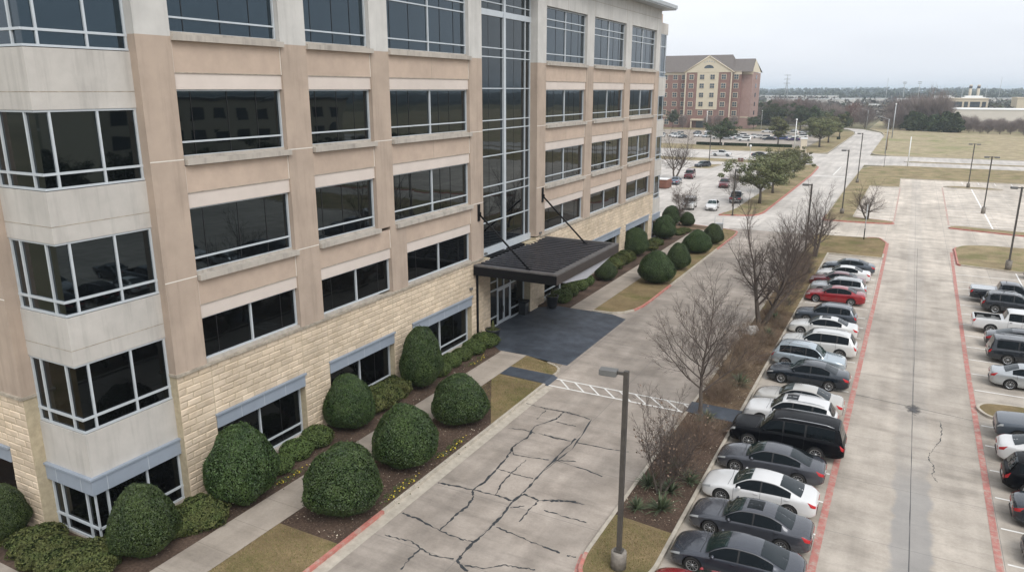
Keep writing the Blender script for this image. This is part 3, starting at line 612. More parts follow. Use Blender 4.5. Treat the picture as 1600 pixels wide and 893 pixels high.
# spandrels, bands, sills and windows, floor by floor
FL = [(6.32,8.28,8.9,9.98),(10.32,13.15,13.8,14.9),(15.27,18.02,18.68,19.9)]
for bi,(a,b,two) in enumerate(BAYS):
    for fi,(w0,w1,bt,st) in enumerate(FL):
        s0, s1 = a, b
        if fi == 0 and bi == 1: s1 = 34.85
        if fi == 0 and bi == 2: s0 = 36.42
        L = s1-s0
        fill(E_, s0, s1, w1, bt, -.95, -.10, 'lintel_band', 'pink_white_band')
        mb = MB(); E_.box(mb, s0, s1, -.95, -.06, bt, st + .02)
        E_.box(mb, s0+.0, s0+.045, -.06, -.045, bt, st, 1); E_.box(mb, s1-.035, s1, -.06, -.045, bt, st, 1)
        if two and fi: E_.box(mb, (s0+s1)/2-.01, (s0+s1)/2+.01, -.06, -.055, bt, st, 2)
        E_.box(mb, s0+.045, s1-.035, -.10, -.0585, bt-.02, bt+.012, 2)
        mb.build('spandrel', ['tan_stucco', 'caulk', 'stone_cap'], bld)
        if fi == 0:
            window(E_, s0+.03, s1-.03, w0, w1, muls=[(s0+s1)/2], seams=[s0+L*.17, s0+L*.83])
        else:
            muls = [(s0+s1)/2] if two else []
            window(E_, s0+.03, s1-.03, w0, w1, muls=muls, trans=[w0+.62], seams=[s0+L*f for f in ((.12,.25,.62,.76) if two else (.15,.47,.75))])
    for zt in (10.27, 15.22, 20.18):
        mb = MB(); E_.box(mb, a+.05 if zt < 20 else a, b+.1, -.95, .16, zt-.26, zt-.02); E_.box(mb, a+.02, b-.02, -.95, -.2, zt-.02, zt+.1)
        mb.build('sill', 'sill_stone', bld)
    muls = [(a+b)/2] if two else []
    L = b-a
    window(E_, a+.03, b-.03, 20.22, 24.38, muls=muls, trans=[20.83,22.9,23.48], seams=[a+L*f for f in ((.07,.28,.66,.84) if two else (.15,.47,.75))])
# pale wall over the top windows and the oversailing roof edge
mb = MB(); E_.box(mb, 19.5, 45.8, -.95, -.0, 24.42, 26.75); E_.box(mb, 54.5, 86.5, -.95, -.0, 24.42, 26.75)
for s in (36.0,39.7,44.1,56.1,60.3,64.6,66.3,70.6,74.9,76.6,80.8,85): E_.box(mb, s-.012, s+.012, 0, .004, 24.42, 26.7, 1)
E_.box(mb, 54.5, 86.4, 0, .005, 25.7, 25.74, 1)
mb.build('parapet_wall', ['upper_precast', 'stone_cap'], bld)
mb = MB(); mb.box(-28.3, -25.25, 18.0, 87.95, 26.85, 27.22); mb.box(-28.2, -25.35, 18.2, 87.8, 26.72, 26.85); mb.build('roof_edge', 'galvanised', bld)
# rusticated limestone base: every block its own pillowed face
def ashlar(mb, F, s0, s1, z0, z1, o0, o1, course=.305, seed=1):
    rnd = random.Random(seed); F.box(mb, s0, s1, o0, o1, z0, z1, 1); z = z0; row = 0
    n = max(1, round((z1-z0)/course)); ch = (z1-z0)/n
    for r in range(n):
        zz = z0 + r*ch; s = s0; first = True
        while s < s1-.01:
            w = .76*rnd.uniform(.94,1.06) * (.5 if first and r % 2 else 1); first = False
            e = s+w
            if s1-e < .3: e = s1
            g = .014; d = rnd.uniform(.018, .04); m = .045
            A = [(s+g,zz+g),(e-g,zz+g),(e-g,zz+ch-g),(s+g,zz+ch-g)]
            nx = max(1,int((e-s)/.3)); B = []
            xs = [s+g+m+(e-s-2*g-2*m)*i/nx for i in range(nx+1)]
            bot = [F.pt(x, o1+d*rnd.uniform(.6,1.2), zz+g+m*.8) for x in xs]; topv = [F.pt(x, o1+d*rnd.uniform(.6,1.2), zz+ch-g-m*.8) for x in xs]
            vs = [F.pt(x,o1+.004,z) for x,z in A] + bot + topv; k = nx+1
            fs = [(0,1)+tuple(4+i for i in range(k-1,-1,-1)), (1,2,4+2*k-1,4+k-1), (2,3)+tuple(4+k+i for i in range(k)), (3,0,4,4+k)]
            fs += [(4+i,4+i+1,4+k+i+1,4+k+i) for i in range(nx)]
            mb.add(vs, fs, 0); s = e
GW = [(21.3,27.0),(28.95,34.75),(36.7,44.0),(56.25,64.5),(66.8,75.1),(77.0,85.0)]
mb = MB(); zc = 6.08
edges = [19.5]+[q for w in GW[:3] for q in w]+[45.8]
for i in range(0,8,2): ashlar(mb, E_, edges[i], edges[i+1], 0, zc, -.95, -.02, seed=i+1)
for i,(a,b) in enumerate(GW[:3]): ashlar(mb, E_, a, b, 3.66, zc, -.95, -.02, seed=20+i)
mb.build('stone_base', ['limestone','mortar'], bld)
mb = MB(); edges = [54.5]+[q for w in GW[3:] for q in w]+[86.5]
for i in range(0,8,2): ashlar(mb, E_, edges[i], edges[i+1], 0, zc, -.95, -.02, seed=i+41)
for i,(a,b) in enumerate(GW[3:]): ashlar(mb, E_, a, b, 3.66, zc, -.95, -.02, seed=60+i)
mb.build('stone_base', ['limestone','mortar'], bld)
mb = MB(); s = 19.45
while s < 86.5:
    e = min(s+1.05, 86.5)
    if e > 45.8 and s < 54.5:
        if mb.v: mb.build('stone_cap', 'stone_cap', bld); mb = MB()
    else: E_.box(mb, s, e-.012, -.95, .09+random.uniform(-.02,.02), zc+.002, 6.2)
    s = e
mb.build('stone_cap', 'stone_cap', bld)
for (a,b,t) in BAYS: fill(E_, a+.05, b-.05, 6.2, 6.32, -.95, -.05, 'sill', 'sill_stone')
for a,b in GW:
    mb = MB(); E_.box(mb, a, b, -.95, .03, 2.98, 3.6); E_.box(mb, a-.06, b+.06, -.95, .12, 3.6, 3.69)
    for k in range(1, 4): E_.box(mb, a+(b-a)*k/4-.01, a+(b-a)*k/4+.01, .03, .034, 2.98, 3.6, 1)
    mb.build('lintel_panel', ['blue_panel','aluminium'], bld)
    window(E_, a+.03, b-.03, .25, 2.98, o=-.45, muls=[(a+b)/2], trans=[.82], seams=[a+(b-a)*.25, a+(b-a)*.75])
    fill(E_, a, b, 0, .25, -.95, -.05, 'window_base', 'sill_stone')
# glazed corner bay, near end
def bay(y0, y1, x0, x1, near, top):
    """L-shaped stack of precast spandrels and corner windows; near: the open corner is at (x1, y0), else at (x1, y1)"""
    W0 = [(0.22,2.46),(5.05,7.85),(9.78,12.58),(14.5,17.32),(19.45,24.3)]
    SP = [(3.2,5.02),(7.85,9.75),(12.58,14.47),(17.32,19.42),(24.3,top)]
    for i,(z0,z1) in enumerate(SP):
        mb = MB(); mb.box(x0, x1, y0, y1, z0, z1-.0)
        if 0 < i < 4:                       # shadow joint under the upper panel
            zj = z0+.62
            mb.box(x0+.01, x1+.006, y0-.006, y1-.01, zj-.014, zj+.014, 1) if near else mb.box(x0+.01, x1+.006, y0+.01, y1+.006, zj-.014, zj+.014, 1)
        mb.build('bay_spandrel', ['precast_grey','stone_cap'], bld)
    mb = MB(); q = .10
    ya, yb = (y0-q, y1) if near else (y0, y1+q)
    mb.box(x0, x1+q, ya, yb, 2.46, 3.12); mb.box(x0, x1+q+.06, ya-(.06 if near else 0), yb+(0 if near else .06), 3.12, 3.2)
    yy = ya if near else yb
    for x in (-29.25,-27.62): mb.box(x-.01, x+.01, yy-.004, yy+.004, 2.46, 3.12, 1)
    for y in ((y0+.55,y0+2.4) if near else (y1-.55,y1-2.4)): mb.box(x1+q-.004, x1+q+.004, y-.01, y+.01, 2.46, 3.12, 1)
    mb.build('lintel_panel', ['blue_panel','aluminium'], bld)
    for i,(z0,z1) in enumerate(W0):
        g = .11
        gx = x1-g; gy0 = y0+g if near else y0; gy1 = y1 if near else y1-g
        mb = MB(); f = .08; t = z0+.57 if i else z0+.62
        fx0, fx1 = gx-.03, gx+.075
        fy = gy0 if near else gy1; sg = -1 if near else 1
        fya, fyb = fy-sg*.03, fy+sg*.075
        tr = [(z0,z0+f),(t-.045,t+.045),(z1-f,z1)] + ([(22.85,22.94)] if i == 4 else [])
        for a,b in tr:
            mb.box(fx0, fx1, gy0 if near else gy0, gy1, a, b); mb.box(x0+.05, gx-.03, fya, fyb, a, b)
        mb.box(gx-.03, fx1, fy, fyb, z0, z0+f); mb.box(gx-.03, fx1, fy, fyb, z1-f, z1)
        mb.box(gx-.03, fx1-.01, fy, fyb, t-.045, t+.045)
        for y in ((y0+.58,y0+2.38,y1-.06) if near else (y1-.58,y1-2.38,y0+.06)): mb.box(fx0, fx1-.006, y-.044, y+.044, z0+f, z1-f)
        for x in (x1-.65,x1-2.27,x0+.12): mb.box(x-.044, x+.044, fya, fyb-sg*.006, z0+f, z1-f)
        if i == 0: mb.box(gx-.02, fx1-.01, min(fy,fyb)+.005, max(fy,fyb)-.005, z0+f, z1-f)
        w = mb.build('corner_window', 'aluminium', bld)
        gl = MB(); gl.box(x0+.06, gx, gy0, gy1, z0+.01, z1-.01); gl.build('pane', ('lower_glass','lower_glass','office_glass','office_glass','upper_glass')[i], w)
    mb = MB(); mb.box(x0+.05, x1-.02, y0+.02, y1-.02, 0, .22); mb.build('window_base', 'sill_stone', bld)
bay(15.5, 19.5, -30.0, -27.0, True, 26.7)
bay(86.5, 90.6, -30.0, -27.0, False, 25.5)
# south end wall, mostly out of the picture
SB = [(31.6,37.4),(39.0,44.8),(46.4,52.2),(53.8,59.6),(61.2,67.0)]; SPl = [(29.95,31.6),(37.4,39.0),(44.8,46.4),(52.2,53.8),(59.6,61.2),(67.0,70.0)]
for a,b in SPl:
    mb = MB(); S_.box(mb, a, b, -.95, 0, 6.2, 20.07)
    for zj in (10.22,15.2): S_.box(mb, a+.002, b-.002, 0, .006, zj-.022, zj+.022, 1)
    mb.build('pilaster', ['tan_pilaster','caulk'], bld); fill(S_, a, b, 20.07, 26.7, -.95, 0, 'upper_pier', 'upper_precast')
mb = MB(); ed = [29.95]+[q for w in SB for q in w]+[70.0]
for i in range(0,12,2): ashlar(mb, S_, ed[i], ed[i+1], 0, zc, -.95, -.02, seed=i+81)
for i,(a,b) in enumerate(SB): ashlar(mb, S_, a, b, 3.66, zc, -.95, -.02, seed=100+i)
mb.build('stone_base', ['limestone','mortar'], bld)
mb = MB(); S_.box(mb, 29.9, 70, -.95, .09, zc+.002, 6.2); mb.build('stone_cap', 'stone_cap', bld)
for a,b in SB:
    mb = MB(); S_.box(mb, a, b, -.95, .03, 2.98, 3.6); S_.box(mb, a-.06, b+.06, -.95, .12, 3.6, 3.69); mb.build('lintel_panel', 'blue_panel', bld)
    window(S_, a+.03, b-.03, .25, 2.98, o=-.45, muls=[(a+b)/2], trans=[.82]); fill(S_, a, b, 0, .25, -.95, -.05, 'window_base', 'sill_stone')
    for fi,(w0,w1,bt,st) in enumerate(FL):
        fill(S_, a, b, w1, bt, -.95, -.1, 'lintel_band', 'pink_white_band'); fill(S_, a, b, bt, st+.3, -.95, -.06, 'spandrel', 'tan_stucco')
        window(S_, a+.03, b-.03, w0, w1, muls=[], trans=[w0+.62] if fi else [])
    window(S_, a+.03, b-.03, 20.22, 24.38, trans=[20.83,22.9,23.48]); fill(S_, a, b, 24.38, 26.7, -.95, -.02, 'upper_pier', 'upper_precast')
# tall glazed entrance slot
AX = -.72
def curtain(z0, z1):
    mb = MB()
    E_.box(mb, 50.0, 50.3, AX-.05, AX+.16, z0, z1)
    for s in (45.86, 53.6, 54.44): E_.box(mb, s-.035, s+.035, AX-.05, AX+.1, z0, z1)
    for t in (23.95,20.9,20.28,18.1,15.85,15.2,13.3,11.08,10.42,8.42): 
        for a,b in ((45.91,50.0),(50.3,53.55),(53.65,54.39)): E_.box(mb, a, b, AX-.05, AX+.09, t-.035, t+.035)
    E_.box(mb, 45.8, 50.0, AX-.05, AX+.13, 23.05, 23.45); E_.box(mb, 50.3, 54.5, AX-.05, AX+.13, 23.05, 23.45)
    E_.box(mb, 45.8, 50.0, AX-.05, AX+.2, 6.0, 6.5); E_.box(mb, 50.3, 54.5, AX-.05, AX+.2, 6.0, 6.5)
    w = mb.build('curtain_wall', 'aluminium', bld)
    g = MB(); E_.box(g, 45.8, 54.5, AX-.23, AX, z0, z1)
    for s in (47.95, 51.85): E_.box(g, s-.014, s+.014, AX, AX+.01, z0, z1, 1)
    g.build('pane', ['office_glass','trim_black'], w)
curtain(5.9, 26.75)
# entrance: stone cheeks, glazed screen and double doors
for a,b,o_,sd_ in ((45.8,46.95,-.12,131),(53.0,54.5,.22,132)):
    mb = MB(); ashlar(mb, E_, a, b, 0, 5.9, -.95, o_, seed=sd_); mb.build('stone_pier', ['limestone','mortar'], bld)
DO = -.42
mb = MB()
for s in (47.0,48.5,50.62,52.95): E_.box(mb, s-.05, s+.05, DO-.05, DO+.08, .15, 4.4)
for a,b in ((47.05,48.45),(50.67,52.9)):
    for t in (.2,.95,3.1,4.35): E_.box(mb, a, b, DO-.05, DO+.07, t-.05, t+.05)
E_.box(mb, 47.05, 48.45, DO-.05, DO+.07, 3.75, 3.83); E_.box(mb, 48.55, 50.57, DO-.05, DO+.07, 3.0, 3.14); E_.box(mb, 49.5, 49.58, DO-.05, DO+.07, 3.14, 4.3)
E_.box(mb, 48.55, 50.57, DO-.05, DO+.07, 4.3, 4.4)
sc = mb.build('entrance_screen', 'aluminium', bld)
g = MB(); E_.box(g, 46.95, 48.46, DO-.1, DO, .15, 4.4); E_.box(g, 50.66, 53.0, DO-.1, DO, .15, 4.4); E_.box(g, 48.46, 50.66, DO-.1, DO, 3.1, 4.4); g.build('pane', 'lower_glass', sc)
fill(E_, 46.95, 53.0, 4.4, 5.9, -.95, -.3, 'entrance_soffit', 'dark_metal')
for a,b in ((48.56,49.54),(49.58,50.56)):
    mb = MB()
    for z0,z1 in ((.17,.42),(2.86,2.98)): E_.box(mb, a, b, DO-.04, DO+.05, z0, z1)
    for s0 in (a, b-.1): E_.box(mb, s0, s0+.1, DO-.04, DO+.05, .42, 2.86)
    d = mb.build('entrance_door', 'aluminium', bld)
    g = MB(); E_.box(g, a+.1, b-.1, DO-.03, DO, .42, 2.86); g.build('pane', 'lower_glass', d)
    g = MB(); hs_ = b-.16 if a < 49 else a+.16
    E_.box(g, hs_-.02, hs_+.02, DO+.06, DO+.1, 1.0, 1.5); g.build('handle', 'dark_metal', d)
# canopy, hung on two rods
mb = MB(); cx0, cx1, cy0, cy1 = -26.55, -20.05, 44.25, 56.45
mb.box(cx0, cx1-.06, cy0+.06, cy1-.06, 5.25, 5.82)
can = mb.build('canopy', 'canopy_roof', bld)
mb = MB()
k = cy0+.55
while k < cy1-.5: mb.box(cx0+.02, cx1-.5, k-.12, k+.12, 5.82, 5.90); k += .60
mb.build('roof_rib', 'canopy_rib', can)
mb = MB(); mb.box(cx0, cx1, cy0, cy0+.32, 5.82, 5.93); mb.box(cx0, cx1, cy1-.32, cy1, 5.82, 5.93); mb.box(cx1-.42, cx1, cy0+.32, cy1-.32, 5.82, 5.93); mb.build('flashing', 'canopy_flash', can)
for y0 in (cy0, cy1-.06):
    mb = MB(); mb.box(cx0, cx1, y0, y0+.06, 5.18, 5.82); mb.build('side_fascia', 'dark_metal', can)
mb = MB(); sp_ = [(45.1,5.20),(56.0,5.20),(55.2,5.08),(50.1,4.38),(46.1,4.94)]
mb.add([(cx1-.16,y,z) for y,z in sp_]+[(cx1-.20,y,z) for y,z in sp_], [tuple(range(5)), tuple(range(9,4,-1))]+[(i,5+i,5+(i+1)%5,(i+1)%5) for i in range(5)]); mb.build('soffit_panel', 'grey_fabric', can)
mb = MB(); mb.box(cx1-.06, cx1, cy0+.06, cy1-.06, 5.18, 5.82); mb.build('front_fascia', 'canopy_fascia', can)
for y0,y1 in ((45.12,44.9),(55.62,55.15)):
    mb = MB(); mb.box(XF, XF+.06, y0-.16, y0+.16, 8.95, 10.15); mb.tube([(XF+.05,y0,9.45),(-22.45,y1,5.92)], .07, 8); mb.box(-22.65,-22.3,y1-.12,y1+.12,5.88,5.97); mb.box(XF+.06,XF+.2,y0-.05,y0+.05,9.3,9.6)
    mb.build('tie_rod', 'dark_metal', can)
mb = MB(); mb.box(XF+.02, XF+.14, 44.62, 44.76, .14, 5.2); mb.build('downspout', 'dark_metal', bld)
for y,z in ((43.85,4.25),(46.0,6.4),(55.2,6.42)):
    mb = MB(); E_.box(mb, y-.14, y+.14, 0, .14, z-.08, z+.08); mb.build('wall_light', 'lamp_head', bld)
# ================================================================ VEHICLES
def interp(tab, x):
    """monotone cubic through (x, value) pairs"""
    xs = [p[0] for p in tab]; ys = [p[1] for p in tab]; n = len(xs)
    if x <= xs[0]: return ys[0]
    if x >= xs[-1]: return ys[-1]
    i = max(k for k in range(n-1) if xs[k] <= x)
    h = [xs[k+1]-xs[k] for k in range(n-1)]; d = [(ys[k+1]-ys[k])/h[k] for k in range(n-1)]
    def tang(k):
        if k == 0: return d[0]
        if k == n-1: return d[-1]
        if d[k-1]*d[k] <= 0: return 0
        w1 = 2*h[k]+h[k-1]; w2 = h[k]+2*h[k-1]
        return (w1+w2)/(w1/d[k-1]+w2/d[k])
    t = (x-xs[i])/h[i]; m0, m1 = tang(i)*h[i], tang(i+1)*h[i]
    return ys[i]*(2*t**3-3*t*t+1)+m0*(t**3-2*t*t+t)+ys[i+1]*(-2*t**3+3*t*t)+m1*(t**3-t*t)

SPEC = {
 'sedan': dict(L=4.86, wheels=(.95,3.78), r=.335, ws=(1.36,2.12), rw=(3.42,4.14), sw=[(1.55,2.60),(2.67,3.74)], rails=False,
   top=[(0,.56),(.05,.64),(.2,.76),(.6,.87),(1.2,.96),(1.38,.99),(1.75,1.24),(2.15,1.41),(2.7,1.465),(3.2,1.44),(3.6,1.33),(4.1,1.11),(4.25,1.08),(4.6,1.06),(4.78,1.0),(4.86,.86)],
   belt=[(0,.54),(.2,.68),(1.2,.88),(2.5,.93),(3.8,.98),(4.5,.97),(4.86,.82)],
   w=[(0,.56),(.05,.66),(.2,.78),(.6,.88),(1.2,.91),(3.4,.915),(4.2,.885),(4.6,.83),(4.8,.74),(4.86,.64)],
   wr=[(0,.44),(.2,.62),(.7,.74),(1.36,.75),(1.8,.66),(2.2,.585),(3.1,.575),(3.6,.62),(4.14,.70),(4.6,.68),(4.86,.5)],
   zb=[(0,.28),(.25,.2),(4.5,.22),(4.86,.34)]),
 'coupe': dict(L=4.92, wheels=(.96,3.82), r=.345, ws=(1.34,2.14), rw=(3.36,4.30), sw=[(1.55,2.58),(2.65,3.86)], rails=False,
   top=[(0,.54),(.05,.62),(.2,.74),(.6,.86),(1.2,.96),(1.36,.98),(1.75,1.22),(2.15,1.39),(2.6,1.44),(3.1,1.42),(3.6,1.31),(4.28,1.08),(4.45,1.05),(4.7,1.01),(4.84,.95),(4.92,.82)],
   belt=[(0,.52),(.2,.66),(1.2,.87),(2.5,.93),(3.8,.98),(4.5,.97),(4.92,.80)],
   w=[(0,.54),(.05,.66),(.2,.79),(.6,.90),(1.2,.93),(3.4,.935),(4.2,.90),(4.65,.84),(4.86,.74),(4.92,.64)],
   wr=[(0,.44),(.2,.62),(.7,.75),(1.34,.77),(1.8,.67),(2.2,.595),(3.1,.58),(3.6,.62),(4.3,.72),(4.6,.69),(4.92,.5)],
   zb=[(0,.28),(.25,.19),(4.5,.22),(4.92,.34)]),
 'suv': dict(L=4.9, wheels=(.98,3.88), r=.37, ws=(1.38,2.02), rw=(4.42,4.74), sw=[(1.56,2.58),(2.66,3.58),(3.68,4.36)], rails=True,
   top=[(0,.68),(.05,.80),(.2,.95),(.6,1.03),(1.2,1.10),(1.4,1.13),(1.75,1.42),(2.08,1.63),(2.6,1.715),(3.4,1.72),(4.1,1.67),(4.42,1.58),(4.62,1.30),(4.76,1.08),(4.86,1.0),(4.9,.86)],
   belt=[(0,.64),(.2,.84),(1.2,1.0),(2.5,1.05),(3.8,1.09),(4.6,1.08),(4.9,.82)],
   w=[(0,.62),(.05,.74),(.2,.85),(.6,.93),(1.2,.955),(3.8,.955),(4.5,.91),(4.78,.84),(4.9,.72)],
   wr=[(0,.5),(.2,.7),(.7,.80),(1.38,.81),(1.8,.71),(2.1,.655),(3.6,.645),(4.4,.64),(4.76,.74),(4.9,.6)],
   zb=[(0,.36),(.25,.26),(4.5,.28),(4.9,.40)]),
 'big_suv': dict(L=5.55, wheels=(1.02,4.28), r=.40, ws=(1.46,2.04), rw=(5.18,5.44), sw=[(1.62,2.62),(2.70,3.66),(3.76,5.06)], rails=True,
   top=[(0,.84),(.04,.98),(.15,1.09),(.6,1.15),(1.3,1.20),(1.48,1.23),(1.78,1.52),(2.08,1.80),(2.5,1.89),(4.0,1.93),(4.9,1.90),(5.2,1.83),(5.36,1.45),(5.46,1.14),(5.52,1.06),(5.55,.95)],
   belt=[(0,.80),(.2,1.0),(1.3,1.10),(2.5,1.16),(4.2,1.18),(5.2,1.16),(5.55,.92)],
   w=[(0,.74),(.04,.86),(.15,.94),(.5,.99),(1.2,1.0),(4.8,1.0),(5.3,.97),(5.48,.92),(5.55,.84)],
   wr=[(0,.62),(.15,.82),(.7,.88),(1.46,.885),(1.8,.80),(2.1,.755),(4.6,.75),(5.2,.745),(5.46,.84),(5.55,.72)],
   zb=[(0,.42),(.25,.32),(5.1,.34),(5.55,.46)]),
 'pickup': dict(L=5.85, wheels=(1.05,4.62), r=.41, ws=(1.55,2.2), rw=(3.62,3.86), sw=[(1.74,2.66),(2.74,3.56)], rails=False, bed=(4.02,5.72),
   top=[(0,.86),(.04,1.0),(.15,1.12),(.6,1.18),(1.4,1.24),(1.58,1.27),(1.9,1.55),(2.22,1.80),(2.6,1.89),(3.3,1.89),(3.62,1.82),(3.74,1.55),(3.86,1.28),(3.95,1.24),(5.6,1.22),(5.8,1.20),(5.85,1.10)],
   belt=[(0,.82),(.2,1.02),(1.4,1.13),(2.5,1.18),(3.8,1.2),(5.6,1.19),(5.85,1.06)],
   w=[(0,.76),(.04,.88),(.15,.95),(.5,.99),(1.2,1.0),(5.5,.99),(5.8,.96),(5.85,.92)],
   wr=[(0,.64),(.15,.84),(.7,.89),(1.55,.895),(1.9,.80),(2.22,.755),(3.4,.75),(3.65,.77),(3.9,.93),(5.6,.93),(5.85,.86)],
   zb=[(0,.46),(.25,.36),(3.8,.38),(5.6,.44),(5.85,.5)]),
}
class CarShape:
    def __init__(c, k):
        c.s = SPEC[k]; c.L = c.s['L']
    def ring(c, x):
        s = c.s; w = interp(s['w'],x); wr = min(interp(s['wr'],x), w*.97); zt = interp(s['top'],x); zb = interp(s['zb'],x)
        zbelt = min(interp(s['belt'],x), zt-.015); crown = min(.055, (zt-zbelt)*.6); zte = zt-crown
        return w, wr, zt, zb, zbelt, zte, crown
    def p(c, x, t):
        w, wr, zt, zb, zbelt, zte, crown = c.ring(x); h = zbelt-zb
        if t < .1: q=t/.1; return Vector((x, .86*w*q, zb))
        if t < .45:
            q=(t-.1)/.35
            y = interp([(0,.86),(.10,.945),(.30,.99),(.5,1.0),(.72,.985),(.86,.972),(1,.935)], q)*w
            z = zb + h*interp([(0,0),(.10,.035),(.30,.26),(.5,.5),(.72,.76),(.86,.90),(1,1)], q)
            return Vector((x,y,z))
        if t < .7:
            q=(t-.45)/.25
            y = (.935*w)*(1-q)+wr*q + .022*math.sin(math.pi*q)*(1 if zte-zbelt>.15 else 0)
            return Vector((x, y, zbelt+(zte-zbelt)*q))
        q=min(1.0,(t-.7)/.3)
        return Vector((x, wr*(1-q), zte+crown*(1-(1-q)**2.4)))
    def n(c, x, t):
        e=1e-3; a=c.p(min(x+e*5,c.L),t)-c.p(max(x-e*5,0),t); b=c.p(x,min(t+e,1))-c.p(x,max(t-e,0))
        v=a.cross(b)
        if v.length<1e-12: return Vector((0,0,1))
        v.normalize(); return v if v.y>-1e-6 or v.z>.5 else -v
    def side_y(c, x, z):
        best=None; lo,hi=.1,.45
        for _ in range(40):
            m=(lo+hi)/2
            if c.p(x,m).z<z: lo=m
            else: hi=m
        return c.p(x,lo).y
    def patch(c, mb, fx, t0, t1, n=8, m=6, off=.006, mi=0, mirror=True, full=False):
        """fx(u,v)->x ; v runs t0..t1"""
        for sg in ((1,-1) if mirror else (1,)):
            vs=[]
            for j in range(m+1):
                v=j/m; t=t0+(t1-t0)*v
                for i in range(n+1):
                    x=fx(i/n,v); q=c.p(x,t)+c.n(x,t)*off; vs.append((q.x-c.L/2, sg*q.y, q.z))
            fs=[(j*(n+1)+i, j*(n+1)+i+1, (j+1)*(n+1)+i+1, (j+1)*(n+1)+i) for j in range(m) for i in range(n)]
            if sg<0: fs=[f[::-1] for f in fs]
            mb.add(vs, fs, mi, True)
    def across(c, mb, fx, off=.006, n=8, m=6, span=.93, mi=0):
        """a pane right across the car on the top surface: u along the car, lateral -1..1"""
        vs=[]
        for j in range(2*m+1):
            lat=(j-m)/m*span; t=.7+.3*(1-abs(lat)); sg=1 if lat>=0 else -1
            for i in range(n+1):
                x=fx(i/n,abs(lat)); q=c.p(x,t)+c.n(x,t)*off; vs.append((q.x-c.L/2, sg*q.y, q.z))
        fs=[(j*(n+1)+i, (j+1)*(n+1)+i, (j+1)*(n+1)+i+1, j*(n+1)+i+1) for j in range(2*m) for i in range(n)]
        mb.add(vs, [f[::-1] for f in fs], mi, True)

